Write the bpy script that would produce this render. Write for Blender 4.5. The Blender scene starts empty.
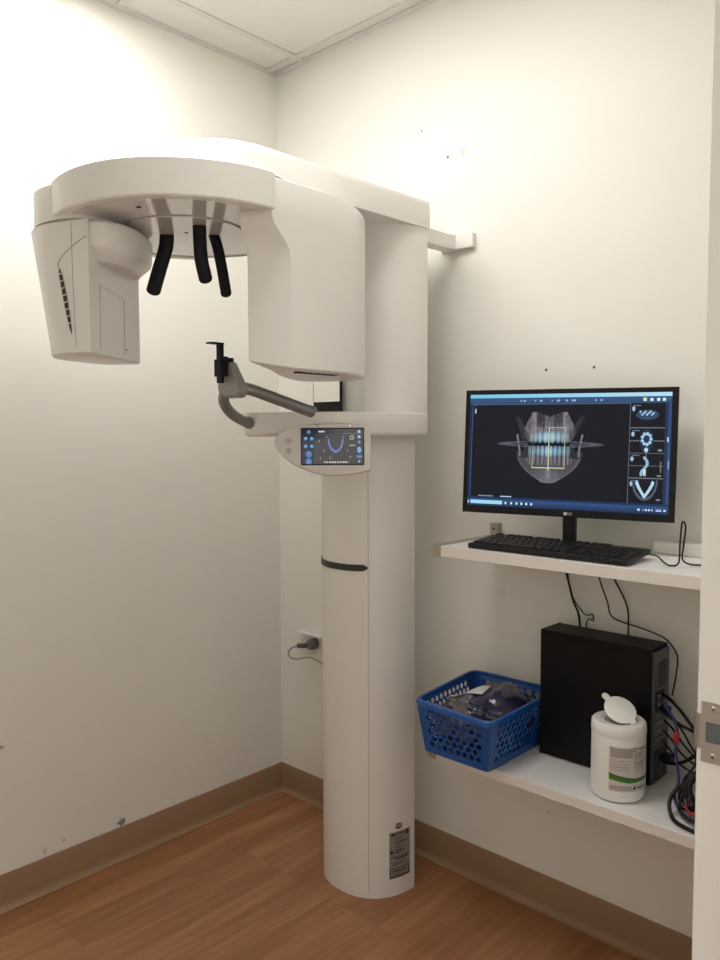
import bpy, bmesh, math, random
import numpy as np
from mathutils import Vector, Matrix
random.seed(7)
sc = bpy.context.scene
COL = sc.collection
# ------------------------------------------------------------------ camera
cam_d = bpy.data.cameras.new('camera'); cam = bpy.data.objects.new('camera', cam_d); COL.objects.link(cam)
cam_d.sensor_fit = 'VERTICAL'; cam_d.sensor_height = 36; cam_d.lens = 29.55; cam_d.clip_start = 0.02
_r = Vector((0.72799, 0.68558, -0.00266)); _u = Vector((-0.03921, 0.04551, 0.99819)); _v = Vector((-0.68446, 0.72657, -0.06001))
M = Matrix((_r, _u, -_v)).transposed().to_4x4()
M.translation = Vector((2.3125, -2.0015, 1.4055)); cam.matrix_world = M
sc.camera = cam
# ------------------------------------------------------------------ light
H = 2.74
world = bpy.data.worlds.new('world'); sc.world = world; world.use_nodes = True
bg = world.node_tree.nodes['Background']; bg.inputs[0].default_value = (1.0, 0.955, 0.90, 1); bg.inputs[1].default_value = 1.2
sc.view_settings.view_transform = 'Standard'; sc.view_settings.look = 'None'; sc.view_settings.gamma = 1
sc.view_settings.use_curve_mapping = False; sc.view_settings.exposure = 0.12
LAMP = 11.8     # emission of the ceiling light's diffuser

# ------------------------------------------------------------------ helpers
def nodes_of(m):
    m.use_nodes = True
    return m.node_tree.nodes, m.node_tree.links, m.node_tree.nodes['Principled BSDF']
def mat(name, col, rough=0.5, metal=0.0, coat=0.0, bump=0.0, bscale=200, var=0.0, vscale=8, spec=0.5, alpha=1.0, trans=0.0):
    m = bpy.data.materials.new(name); N, L, b = nodes_of(m)
    b.inputs['Base Color'].default_value = (*col, 1); b.inputs['Roughness'].default_value = rough
    b.inputs['Metallic'].default_value = metal; b.inputs['Coat Weight'].default_value = coat
    b.inputs['Specular IOR Level'].default_value = spec; b.inputs['Alpha'].default_value = alpha
    b.inputs['Transmission Weight'].default_value = trans
    tc = N.new('ShaderNodeTexCoord')
    if var > 0:
        n = N.new('ShaderNodeTexNoise'); n.inputs['Scale'].default_value = vscale; n.inputs['Detail'].default_value = 4
        L.new(tc.outputs['Object'], n.inputs['Vector'])
        mx = N.new('ShaderNodeMix'); mx.data_type = 'RGBA'
        mx.inputs[6].default_value = (*[c * (1 - var) for c in col], 1); mx.inputs[7].default_value = (*[min(1, c * (1 + var)) for c in col], 1)
        L.new(n.outputs['Fac'], mx.inputs[0]); L.new(mx.outputs[2], b.inputs['Base Color'])
    if bump > 0:
        n = N.new('ShaderNodeTexNoise'); n.inputs['Scale'].default_value = bscale; n.inputs['Detail'].default_value = 3
        L.new(tc.outputs['Object'], n.inputs['Vector'])
        bp = N.new('ShaderNodeBump'); bp.inputs['Strength'].default_value = bump; bp.inputs['Distance'].default_value = 0.002
        L.new(n.outputs['Fac'], bp.inputs['Height']); L.new(bp.outputs[0], b.inputs['Normal'])
    return m
def emit_mat(name, col, st):
    m = bpy.data.materials.new(name); N, L, b = nodes_of(m)
    b.inputs['Base Color'].default_value = (0, 0, 0, 1)
    b.inputs['Emission Color'].default_value = (*col, 1); b.inputs['Emission Strength'].default_value = st
    return m
def pic_mat(name, st=0.0, rough=0.4):
    """colour stored per corner; st > 0: the picture of a lit screen"""
    m = bpy.data.materials.new(name); N, L, b = nodes_of(m)
    a = N.new('ShaderNodeVertexColor'); a.layer_name = 'Col'; b.inputs['Roughness'].default_value = rough
    if st > 0:
        b.inputs['Base Color'].default_value = (0.004, 0.004, 0.005, 1); b.inputs['Specular IOR Level'].default_value = 0.15
        L.new(a.outputs['Color'], b.inputs['Emission Color']); b.inputs['Emission Strength'].default_value = st
    else: L.new(a.outputs['Color'], b.inputs['Base Color'])
    return m
def orgof(p):
    o = Vector((0, 0, 0))
    while p: o = o + p.location; p = p.parent
    return o
def obj(name, bm, m, parent=None, smooth=None, bevel=0, seg=2, loc=None, label=None):
    """bmesh in world coordinates -> one mesh object"""
    me = bpy.data.meshes.new(name); bmesh.ops.recalc_face_normals(bm, faces=bm.faces) if bm.faces else None
    bm.to_mesh(me); bm.free()
    o = bpy.data.objects.new(name, me); COL.objects.link(o)
    for mm in (m if isinstance(m, (list, tuple)) else [m]): me.materials.append(mm)
    off = orgof(parent) + (Vector(loc) - orgof(parent) if loc is not None else Vector((0, 0, 0)))
    me.transform(Matrix.Translation(-off)); o.location = off - orgof(parent)
    if parent: o.parent = parent
    if smooth is not None:
        me.shade_smooth()
        try: me.set_sharp_from_angle(angle=math.radians(smooth))
        except Exception: pass
    if bevel:
        b = o.modifiers.new('bevel', 'BEVEL'); b.width = bevel; b.segments = seg; b.limit_method = 'ANGLE'; b.angle_limit = math.radians(40)
        me.shade_smooth()
        w = o.modifiers.new('wn', 'WEIGHTED_NORMAL'); w.keep_sharp = False
    if label: o['label'] = label
    return o
def tag(o, label, cat, group=None, kind=None):
    o['label'] = label; o['category'] = cat
    if group: o['group'] = group
    if kind: o['kind'] = kind
    return o
def thing(name, label, cat, loc, group=None):
    o = bpy.data.objects.new(name, None); o.empty_display_size = 0.05; COL.objects.link(o); o.location = loc
    return tag(o, label, cat, group)
def struct(name, bm, m, parent=None, **k):
    o = obj(name, bm, m, parent, **k)
    if not parent: o['kind'] = 'structure'
    return o
def NB(): return bmesh.new()
def box(bm, x0, x1, y0, y1, z0, z1, mx=None):
    vs = [bm.verts.new(p) for p in [(x0,y0,z0),(x1,y0,z0),(x1,y1,z0),(x0,y1,z0),(x0,y0,z1),(x1,y0,z1),(x1,y1,z1),(x0,y1,z1)]]
    for f in [(0,3,2,1),(4,5,6,7),(0,1,5,4),(1,2,6,5),(2,3,7,6),(3,0,4,7)]: bm.faces.new([vs[i] for i in f])
    if mx is not None:
        for v in vs: v.co = mx @ v.co
    return bm
def bx(*a, mx=None): return box(NB(), *a, mx=mx)
def loft(bm, loops, cap=True, mx=None):
    """loops: list of equal-length lists of points"""
    L = [[bm.verts.new(p) for p in lp] for lp in loops]; n = len(L[0])
    if mx is not None:
        for l in L:
            for v in l: v.co = mx @ v.co
    for a, b in zip(L, L[1:]):
        for i in range(n): bm.faces.new((a[i], a[(i+1) % n], b[(i+1) % n], b[i]))
    if cap: bm.faces.new(L[0][::-1]); bm.faces.new(L[-1])
    return bm
def scale_loop(pts, k, z):
    """inset a 2D loop by distance k (normals averaged)"""
    P = [Vector(p[:2]) for p in pts]; n = len(P); A = sum(P[i].x*P[(i+1)%n].y - P[(i+1)%n].x*P[i].y for i in range(n)); s = 1 if A > 0 else -1
    out = []
    for i in range(n):
        e1 = (P[i] - P[i-1]).normalized(); e2 = (P[(i+1) % n] - P[i]).normalized()
        n1 = Vector((-e1.y, e1.x)) * s; n2 = Vector((-e2.y, e2.x)) * s
        m_ = (n1 + n2); m_ = m_.normalized() / max(0.5, m_.normalized().dot(n1)) if m_.length > 1e-6 else n1
        q = P[i] + m_ * k; out.append((q.x, q.y, z))
    return out
def prism(bm, pts, z0, z1, r=0.0, rt=None, rb=None, n=4):
    """vertical prism with rounded top and bottom rims"""
    rt = r if rt is None else rt; rb = r if rb is None else rb; loops = []
    if rb > 0:
        for i in range(n): a = math.pi/2 * i/n; loops.append(scale_loop(pts, rb*(1-math.sin(a)), z0 + rb*(1-math.cos(a))))
        loops.append([(p[0], p[1], z0+rb) for p in pts])
    else: loops.append([(p[0], p[1], z0) for p in pts])
    if rt > 0:
        loops.append([(p[0], p[1], z1-rt) for p in pts])
        for i in range(1, n+1): a = math.pi/2 * i/n; loops.append(scale_loop(pts, rt*(1-math.cos(a)), z1 - rt*(1-math.sin(a))))
    else: loops.append([(p[0], p[1], z1) for p in pts])
    return loft(bm, loops)
def smooth_poly(pts, it=2, keep=()):
    """Chaikin corner cutting, corners in keep stay"""
    P = [(Vector(p[:2]), i in keep) for i, p in enumerate(pts)]
    for _ in range(it):
        Q = []; n = len(P)
        for i in range(n):
            p, kp = P[i]; a = P[i-1][0]; b = P[(i+1) % n][0]
            if kp: Q.append((p, True))
            else: Q.append((p*0.75 + a*0.25, False)); Q.append((p*0.75 + b*0.25, False))
        P = Q
    return [(p.x, p.y) for p, _ in P]
def catmull(pts, n=8):
    P = [Vector(p) for p in pts]; P = [P[0]*2 - P[1]] + P + [P[-1]*2 - P[-2]]; out = []
    for i in range(1, len(P)-2):
        for k in range(n):
            t = k/n; a, b, c, d = P[i-1], P[i], P[i+1], P[i+2]
            out.append(0.5*((2*b) + (c-a)*t + (2*a-5*b+4*c-d)*t*t + (3*b-a-3*c+d)*t**3))
    out.append(P[-2]); return out
def tube(bm, pts, r, seg=10, n=8, smooth=True, flat=1.0, cap_round=False, up=(0,0,1)):
    Q = catmull(pts, n) if smooth else [Vector(p) for p in pts]
    rs = r if callable(r) else (lambda t: r); loops = []; prev = None
    for i, q in enumerate(Q):
        d = (Q[min(i+1, len(Q)-1)] - Q[max(i-1, 0)]).normalized()
        if prev is None:
            a = d.cross(Vector(up)); a = a if a.length > 1e-3 else d.cross(Vector((1, 0, 0)))
        else: a = prev - d*prev.dot(d)
        a.normalize(); prev = a; b = d.cross(a); rr = rs(i/(len(Q)-1))
        loops.append([q + (a*math.cos(t)*rr + b*math.sin(t)*rr*flat) for t in [2*math.pi*k/seg for k in range(seg)]])
    if cap_round:
        for e in (0, -1):
            c = sum(loops[e], Vector())/seg; d = (Q[0]-Q[1] if e == 0 else Q[-1]-Q[-2]).normalized(); ex = []
            for a in (0.4, 0.75, 0.95): ex.append([c + (p-c)*math.cos(a*1.57) + d*rs(0 if e == 0 else 1)*math.sin(a*1.57)*flat for p in loops[e]])
            loops = (ex[::-1] + loops) if e == 0 else (loops + ex)
    return loft(bm, loops)
def lathe(bm, prof, c, seg=64, cap=True, sx=1, sy=1, mx=None):
    return loft(bm, [[(c[0]+r*sx*math.cos(t), c[1]+r*sy*math.sin(t), c[2]+z) for t in [2*math.pi*k/seg for k in range(seg)]] for r, z in prof], cap, mx)
def frame_m(o, ex, ez):
    """matrix: local x -> ex, local z -> ez (y = ez x ex)"""
    ex = Vector(ex).normalized(); ez = Vector(ez).normalized(); ey = ez.cross(ex).normalized(); ex = ey.cross(ez)
    m = Matrix((ex, ey, ez)).transposed().to_4x4(); m.translation = Vector(o); return m
def picture(name, fn, nu, nv, posf, m, parent, smooth=None):
    """grid whose corners carry the colour fn(u, v); u right, v down; posf(u, v) -> point"""
    us = np.linspace(0, 1, nu+1); vs = np.linspace(0, 1, nv+1)
    V = [posf(u, v) for v in vs for u in us]
    F = [(j*(nu+1)+i, (j+1)*(nu+1)+i, (j+1)*(nu+1)+i+1, j*(nu+1)+i+1) for j in range(nv) for i in range(nu)]
    me = bpy.data.meshes.new(name); off = orgof(parent); me.from_pydata([tuple(Vector(p)-off) for p in V], [], F)
    U, W = np.meshgrid((us[:-1]+us[1:])/2, (vs[:-1]+vs[1:])/2); c = fn(U.ravel(), W.ravel())
    c = np.clip(c, 0, 1); lin = np.where(c <= 0.04045, c/12.92, ((c+0.055)/1.055)**2.4)
    at = me.color_attributes.new('Col', 'FLOAT_COLOR', 'CORNER')
    arr = np.ones((len(F), 4, 4)); arr[:, :, :3] = lin[:, None, :]; at.data.foreach_set('color', arr.ravel())
    me.materials.append(m); o = bpy.data.objects.new(name, me); COL.objects.link(o); o.parent = parent
    if smooth: me.shade_smooth()
    return o
def text(name, s, size, mx, m, parent, depth=0.0004):
    cu = bpy.data.curves.new(name, 'FONT'); cu.body = s; cu.size = size; cu.extrude = depth; cu.align_x = 'CENTER'; cu.align_y = 'CENTER'
    t = bpy.data.objects.new(name, cu); COL.objects.link(t)
    me = bpy.data.meshes.new_from_object(t.evaluated_get(bpy.context.evaluated_depsgraph_get())); bpy.data.objects.remove(t)
    me.transform(mx); me.transform(Matrix.Translation(-orgof(parent))); me.materials.clear(); me.materials.append(m)
    o = bpy.data.objects.new(name, me); COL.objects.link(o); o.parent = parent; return o

# ------------------------------------------------------------------ materials
def wall_material(name, spots=()):
    m = mat(name, (0.80, 0.78, 0.715), rough=0.55, bump=0.25, bscale=260)
    N, L, b = m.node_tree.nodes, m.node_tree.links, m.node_tree.nodes['Principled BSDF']
    tc = N.new('ShaderNodeTexCoord'); n = N.new('ShaderNodeTexNoise'); n.inputs['Scale'].default_value = 3; n.inputs['Detail'].default_value = 6
    L.new(tc.outputs['Object'], n.inputs['Vector'])
    mx = N.new('ShaderNodeMix'); mx.data_type = 'RGBA'; mx.inputs[6].default_value = (0.80, 0.785, 0.725, 1); mx.inputs[7].default_value = (0.835, 0.82, 0.76, 1)
    L.new(n.outputs['Fac'], mx.inputs[0]); cur = mx.outputs[2]
    nz = N.new('ShaderNodeTexNoise'); nz.inputs['Scale'].default_value = 70; nz.inputs['Detail'].default_value = 5
    L.new(tc.outputs['Object'], nz.inputs['Vector'])
    for (p, rad, col, st) in spots:     # scuffs and dents in the paint
        d = N.new('ShaderNodeVectorMath'); d.operation = 'DISTANCE'; d.inputs[1].default_value = p; L.new(tc.outputs['Object'], d.inputs[0])
        ad = N.new('ShaderNodeMath'); ad.operation = 'MULTIPLY_ADD'; L.new(nz.outputs['Fac'], ad.inputs[0]); ad.inputs[1].default_value = rad*3.2
        L.new(d.outputs['Value'], ad.inputs[2])
        mr = N.new('ShaderNodeMapRange'); L.new(ad.outputs[0], mr.inputs[0]); mr.inputs[1].default_value = rad*2.25; mr.inputs[2].default_value = rad*2.7
        mr.inputs[3].default_value = st; mr.inputs[4].default_value = 0
        m2 = N.new('ShaderNodeMix'); m2.data_type = 'RGBA'; L.new(mr.outputs[0], m2.inputs[0]); L.new(cur, m2.inputs[6]); m2.inputs[7].default_value = (*col, 1)
        cur = m2.outputs[2]
    L.new(cur, b.inputs['Base Color']); return m
M_WALLL = wall_material('left_wall_paint', [((0, -0.70, 0.123), 0.014, (0.16, 0.16, 0.15), 0.9), ((0, -0.96, 0.128), 0.009, (0.45, 0.40, 0.34), 0.5), ((0, -0.90, 0.14), 0.005, (0.3, 0.27, 0.24), 0.6), ((0, -1.085, 0.488), 0.010, (0.3, 0.27, 0.24), 0.8)])
M_WALLB = wall_material('back_wall_paint', [((0.86, 0, 2.255), 0.014, (0.55, 0.53, 0.48), 0.6), ((1.02, 0, 0.93), 0.008, (0.62, 0.59, 0.53), 0.35), ((1.18, 0, 0.30), 0.006, (0.5, 0.46, 0.4), 0.6)])
M_WALL = wall_material('wall_paint')
M_TILE = mat('ceiling_tile', (0.74, 0.72, 0.69), 0.9, bump=0.6, bscale=350)
M_TEE = mat('ceiling_tee', (0.66, 0.63, 0.60), 0.5)
M_BASE = mat('vinyl_baseboard', (0.30, 0.188, 0.108), 0.5, var=0.06, vscale=5)
M_FRAME = mat('door_frame_paint', (0.77, 0.74, 0.69), 0.4)
M_STEEL = mat('brushed_steel', (0.48, 0.45, 0.41), 0.35, metal=0.9, bump=0.1)
M_DARK = mat('dark_hole', (0.02, 0.02, 0.02), 0.7)
M_PL = mat('machine_plastic', (0.79, 0.77, 0.725), 0.38, coat=0.15)
M_PLG = mat('machine_plastic_gloss', (0.72, 0.69, 0.66), 0.12, coat=0.6)
M_PL2 = mat('machine_plastic_grey', (0.64, 0.61, 0.57), 0.42)
M_SEAM = mat('seam', (0.42, 0.40, 0.37), 0.6)
M_BLACK = mat('black_plastic', (0.006, 0.006, 0.007), 0.35, spec=0.25)
M_BLACKM = mat('black_matt', (0.006, 0.007, 0.010), 0.55, bump=0.1, spec=0.25)
M_GREYT = mat('grey_tube', (0.25, 0.243, 0.235), 0.30, metal=0.45)
M_GREYB = mat('grey_bracket', (0.32, 0.313, 0.305), 0.4, metal=0.25)
M_MIRROR = mat('mirror_glass', (0.9, 0.9, 0.88), 0.03, metal=1.0)
M_SHELF = mat('white_melamine', (0.80, 0.79, 0.77), 0.28, spec=0.5)
M_SHEDGE = mat('shelf_edge_band', (0.78, 0.74, 0.69), 0.4)
M_BRK = mat('shelf_bracket_metal', (0.42, 0.37, 0.30), 0.38, metal=0.6)
M_BLUE = mat('blue_plastic', (0.010, 0.085, 0.33), 0.33)
M_WHITE = mat('white_plastic', (0.80, 0.785, 0.75), 0.38)
M_CORDW = mat('grey_cord', (0.34, 0.31, 0.27), 0.5)
M_RED = mat('red_cord', (0.42, 0.02, 0.03), 0.4)
M_BLUEC = mat('blue_cord', (0.02, 0.025, 0.13), 0.4)
M_GREYC = mat('light_grey_cord', (0.45, 0.44, 0.43), 0.4)
M_KEY = mat('key_plastic', (0.009, 0.009, 0.010), 0.42, spec=0.3)
M_PCMET = mat('rear_sheet_metal', (0.13, 0.13, 0.135), 0.45, metal=0.5)
M_INK = mat('dark_ink', (0.09, 0.085, 0.08), 0.6)
M_LAMP = emit_mat('lamp_diffuser', (1.0, 0.972, 0.945), LAMP)
M_SCREEN = pic_mat('monitor_picture', 1.0, 0.25)
M_SCREEN2 = pic_mat('panel_picture', 0.75, 0.15)
M_LABEL = pic_mat('printed_label', 0, 0.45)

def floor_material():
    m = mat('wood_strip_floor', (0.3, 0.14, 0.07), 0.42); N, L, b = nodes_of(m)
    tc = N.new('ShaderNodeTexCoord'); mp = N.new('ShaderNodeMapping'); mp.inputs['Rotation'].default_value = (0, 0, math.pi/2)
    L.new(tc.outputs['Object'], mp.inputs['Vector'])
    br = N.new('ShaderNodeTexBrick'); br.inputs['Scale'].default_value = 1; br.offset = 0.37; br.offset_frequency = 1
    br.inputs['Brick Width'].default_value = 0.62; br.inputs['Row Height'].default_value = 0.066; br.inputs['Mortar Size'].default_value = 0.0007
    br.inputs['Bias'].default_value = 0.0
    br.inputs['Color1'].default_value = (0.0, 0, 0, 1); br.inputs['Color2'].default_value = (1, 1, 1, 1); br.inputs['Mortar'].default_value = (0.1, 0.1, 0.1, 1)
    L.new(mp.outputs[0], br.inputs['Vector'])
    m2 = N.new('ShaderNodeMapping'); m2.inputs['Scale'].default_value = (26, 2.0, 1); L.new(tc.outputs['Object'], m2.inputs['Vector'])
    gr = N.new('ShaderNodeTexNoise'); gr.inputs['Scale'].default_value = 1.6; gr.inputs['Detail'].default_value = 7; gr.inputs['Roughness'].default_value = 0.62
    L.new(m2.outputs[0], gr.inputs['Vector'])
    big = N.new('ShaderNodeTexNoise'); big.inputs['Scale'].default_value = 1.0; m3 = N.new('ShaderNodeMapping'); m3.inputs['Scale'].default_value = (9, 1.6, 1)
    L.new(tc.outputs['Object'], m3.inputs['Vector']); L.new(m3.outputs[0], big.inputs['Vector'])
    a = N.new('ShaderNodeMath'); a.operation = 'MULTIPLY_ADD'; L.new(br.outputs['Color'], a.inputs[0]); a.inputs[1].default_value = 0.20
    a2 = N.new('ShaderNodeMath'); a2.operation = 'MULTIPLY'; L.new(gr.outputs['Fac'], a2.inputs[0]); a2.inputs[1].default_value = 0.75; L.new(a2.outputs[0], a.inputs[2])
    a3 = N.new('ShaderNodeMath'); a3.operation = 'MULTIPLY_ADD'; L.new(big.outputs['Fac'], a3.inputs[0]); a3.inputs[1].default_value = 0.35; L.new(a.outputs[0], a3.inputs[2])
    cr = N.new('ShaderNodeValToRGB'); L.new(a3.outputs[0], cr.inputs[0])
    e = cr.color_ramp.elements; e[0].position = 0.30; e[0].color = (0.20, 0.085, 0.036, 1); e[1].position = 0.90; e[1].color = (0.47, 0.24, 0.11, 1)
    k = cr.color_ramp.elements.new(0.60); k.color = (0.33, 0.147, 0.064, 1)
    L.new(cr.outputs[0], b.inputs['Base Color']); return m
M_FLOOR = floor_material()

# ------------------------------------------------------------------ room
X1, Y0 = 1.965, -2.45        # inner face of right wall, inner face of front wall
struct('floor', bx(-0.12, 3.4, Y0-0.1, 0.12, -0.05, 0), M_FLOOR)
struct('wall_left', bx(-0.12, 0, Y0-0.12, 0.12, 0, H), M_WALLL)
struct('wall_back', bx(0, X1+0.14, 0, 0.12, 0, H), M_WALLB)
struct('wall_front', bx(0, X1+0.14, Y0-0.12, Y0, 0, H), M_WALL)
DJ, DL, DH = -1.035, -1.955, 2.05   # strike jamb, hinge jamb, head height
b = NB(); box(b, X1+0.004, X1+0.136, DJ+0.035, 0, 0, H); box(b, X1+0.004, X1+0.136, Y0, DL-0.035, 0, H); box(b, X1+0.004, X1+0.136, DL-0.035, DJ+0.035, DH+0.035, H)
struct('wall_right', b, M_WALL)
# door frame: profile swept round the opening (steel frame with rolled edge)
def frame_profile():
    b = NB()
    for (y0, y1, z0, z1) in [(DJ, DJ+0.045, 0, DH+0.045), (DL-0.045, DL, 0, DH+0.045), (DL, DJ, DH, DH+0.045)]:
        box(b, X1-0.0, X1+0.14, y0, y1, z0, z1)
    # stop
    for (y0, y1, z0, z1) in [(DJ-0.014, DJ, 0, DH), (DL, DL+0.014, 0, DH), (DL+0.014, DJ-0.014, DH-0.014, DH)]:
        box(b, X1+0.05, X1+0.09, y0, y1, z0, z1)
    return b
door = struct('door_1', frame_profile(), M_FRAME, bevel=0.0025, seg=3); door['label'] = 'painted steel door frame at the right edge of the picture'
sp = NB()
def rbox(bm, x0, x1, z0, z1, y0, y1, hole=None):
    """plate in xz with an optional rectangular hole"""
    if not hole: return box(bm, x0, x1, y0, y1, z0, z1)
    a, b_, c, d = hole
    box(bm, x0, a, y0, y1, z0, z1); box(bm, b_, x1, y0, y1, z0, z1); box(bm, a, b_, y0, y1, z0, c); box(bm, a, b_, y0, y1, d, z1)
rbox(sp, 1.9715, 2.004, 1.006, 1.080, DJ-0.0018, DJ+0.0005, (1.9765, 1.996, 1.031, 1.056))
# curved lip reaching past the frame edge into the room
lp = []
for k in range(7):
    t = k/6; lp.append((1.9715 - 0.0125*t, DJ-0.0018 + 0.010*t*t))
for i in range(6):
    (xa, ya), (xb, yb) = lp[i], lp[i+1]
    vs = [sp.verts.new(p) for p in [(xa,ya,1.021),(xb,yb,1.021),(xb,yb,1.064),(xa,ya,1.064),(xa,ya+0.0016,1.021),(xb,yb+0.0016,1.021),(xb,yb+0.0016,1.064),(xa,ya+0.0016,1.064)]]
    for f in [(0,1,2,3),(7,6,5,4),(0,4,5,1),(3,2,6,7)]: sp.faces.new([vs[j] for j in f])
sp_o = obj('strike_plate', sp, M_STEEL, door, label='brushed steel strike plate with curved lip')
for z in (1.0725, 1.0145):
    s = NB(); lathe(s, [(0.0001, 0.001), (0.0032, 0.001), (0.0040, 0)], (0, 0, 0), 16, mx=frame_m((1.9855, DJ-0.0018, z), (1, 0, 0), (0, -1, 0)))
    so = obj('screw', s, M_STEEL, sp_o)
    s = NB(); mm = frame_m((1.9855, DJ-0.0029, z), (1, 0, 0), (0, -1, 0)) @ Matrix.Rotation(0.6, 4, 'Z')
    box(s, -0.0024, 0.0024, -0.0004, 0.0004, 0, 0.0002, mx=mm); box(s, -0.0004, 0.0004, -0.0024, 0.0024, 0, 0.0002, mx=mm)
    me_ = obj('screw_slot', s, M_DARK, sp_o)
s = bx(1.9765, 1.996, DJ-0.0006, DJ-0.0002, 1.031, 1.056); obj('latch_hole', s, mat('latch_hole_dark', (0.10, 0.11, 0.12), 0.5), sp_o)
# baseboards with coved toe
BH = 0.108
def base_run(name, p0, p1, nrm):
    """profile extruded from p0 to p1, nrm points into the room"""
    p0, p1, n = Vector((*p0, 0)), Vector((*p1, 0)), Vector((*nrm, 0))
    prof = [(0, 0), (0.020, 0.0), (0.0205, 0.002), (0.015, 0.004), (0.010, 0.008), (0.006, 0.015), (0.0042, 0.024), (0.004, BH-0.003), (0.0025, BH), (0, BH)]
    b = NB(); loft(b, [[p + n*d + Vector((0, 0, z)) for d, z in prof] for p in (p0, p1)])
    return struct(name, b, M_BASE, smooth=35)
base_run('baseboard_left', (0, Y0), (0, -0.0005), (1, 0))
base_run('baseboard_back', (0.0045, 0), (X1-0.001, 0), (0, -1))
base_run('baseboard_right', (X1+0.003, DJ+0.046), (X1+0.003, -0.0145), (-1, 0))
# ceiling: slab of tiles, then the tee grid and the wall angle
struct('ceiling', bx(-0.12, X1+0.14, Y0-0.12, 0.12, H+0.004, H+0.05), M_TILE)
tee = NB(); gx = [0.165, 0.775, 1.385]; gy = [-0.05, -0.66, -1.27, -1.88]
for x in gx: box(tee, x-0.012, x+0.012, Y0, 0, H-0.002, H+0.004)
for y in gy: box(tee, 0, X1, y-0.012, y+0.012, H-0.0023, H+0.004)
struct('trim_1', tee, M_TEE)['label'] = 'white tee bars of the suspended ceiling grid'
ang = NB(); box(ang, 0, 0.022, Y0, 0, H-0.003, H+0.004); box(ang, 0.022, X1, -0.022, 0, H-0.003, H+0.004)
struct('trim_2', ang, M_TEE)['label'] = 'white wall angle strip along the ceiling edge'
lt = thing('ceiling_light', 'recessed white ceiling light panel in the middle of the room', 'light', (0.775, -0.965, H-0.012))
fr = NB()
for a in [(0.178, 0.20, -1.257, -0.673), (1.35, 1.372, -1.257, -0.673), (0.20, 1.35, -1.257, -1.235), (0.20, 1.35, -0.695, -0.673)]: box(fr, *a, H-0.012, H+0.003)
obj('frame', fr, M_TEE, lt); obj('diffuser', bx(0.20, 1.35, -1.235, -0.695, H-0.008, H+0.002), M_LAMP, lt)

# nail holes in the back wall
for i, (x, z, r) in enumerate([(0.804, 2.255, 0.004), (1.154, 1.582, 0.004), (1.300, 1.581, 0.004), (0.70, 2.36, 0.003)]):
    s = NB(); lathe(s, [(r, 0), (r*0.9, 0.001), (0.0001, 0.0012)], (0, 0, 0), 12, mx=frame_m((x, 0, z), (1, 0, 0), (0, -1, 0)))
    obj('nail_hole', s, mat('nail_hole_dark', (0.12, 0.09, 0.07), 0.8), bpy.data.objects['wall_back'])

# ------------------------------------------------------------------ panoramic x-ray machine
CX, CY = 0.675, -0.875
xr = thing('dental_xray_machine', 'tall white panoramic dental x-ray machine on a rounded floor column in the corner', 'x-ray machine', (0.675, -0.25, 0))
def dprof(cx, yb, a, b_, n=2.3, k=40, off=0.0, t0=0.0, t1=1.0):
    """front arc of the D section from the back right corner round to the back left corner"""
    out = []
    for i in range(k+1):
        t = math.pi*(t0 + (t1-t0)*i/k); c, s = math.cos(t), math.sin(t)
        out.append((cx + (a+off)*math.copysign(abs(c)**(2/n), c), yb - (b_+off)*abs(s)**(2/n)))
    return out
CB, CA = 0.170, 0.157
lowp = dprof(0.655, -0.168, CA, CB)
b = NB(); loft(b, [[(p[0], p[1], z) for p in lowp] for z in (0.0, 1.42)]); obj('column', b, M_PL, xr, smooth=40)
upp = dprof(0.661, -0.17, 0.199, 0.175, 2.5)
b = NB(); prism(b, upp, 1.455, 2.003, rb=0.0); obj('carriage', b, M_PL, xr, smooth=40)
# vertical seam of the front cover
i0 = min(range(len(lowp)), key=lambda i: abs(lowp[i][0]-0.748) + (0 if lowp[i][1] < -0.2 else 9))
def arc_at(x, off): # point on column arc near x at offset
    c = (x-0.655)/CA; t = math.acos(max(-1, min(1, math.copysign(abs(c)**(2.3/2), c))))
    return t/math.pi
ts = arc_at(0.752, 0)
b = NB(); loft(b, [[(p[0], p[1], z) for p in dprof(0.655, -0.168, CA, CB, k=2, off=0.0005, t0=ts-0.0018, t1=ts+0.0018) + dprof(0.655, -0.168, CA, CB, k=2, off=-0.002, t0=ts-0.0018, t1=ts+0.0018)[::-1]] for z in (0.018, 1.38)])
obj('cover_seam', b, M_SEAM, xr)
# dark curved display slot
def slot_ring(z0, z1, off0, off1, k=20):
    A = dprof(0.655, -0.168, CA, CB, k=k, off=off1, t0=ts+0.002, t1=0.87); B = dprof(0.655, -0.168, CA, CB, k=k, off=off0, t0=ts+0.002, t1=0.87)
    b = NB(); n = len(A); V = []
    for i in range(n):
        f = min(1, i/(n-1)*1.0); dz = 0.004*math.sin(math.pi*f); e = 1 if 0 < i < n-1 else 0.25
        hz = (z1-z0)/2*e; zc = (z0+z1)/2 - dz + 0.004*f
        V.append([b.verts.new((*A[i], zc+hz)), b.verts.new((*A[i], zc-hz)), b.verts.new((*B[i], zc-hz)), b.verts.new((*B[i], zc+hz))])
    for i in range(n-1):
        for j in range(4): b.faces.new((V[i][j], V[i][(j+1) % 4], V[i+1][(j+1) % 4], V[i+1][j]))
    b.faces.new(V[0]); b.faces.new(V[-1][::-1]); return b
obj('display_slot', slot_ring(0.998, 1.017, -0.004, 0.003), mat('slot_black', (0.03, 0.028, 0.027), 0.35), xr, smooth=50, label='dark curved indicator slot')
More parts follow.
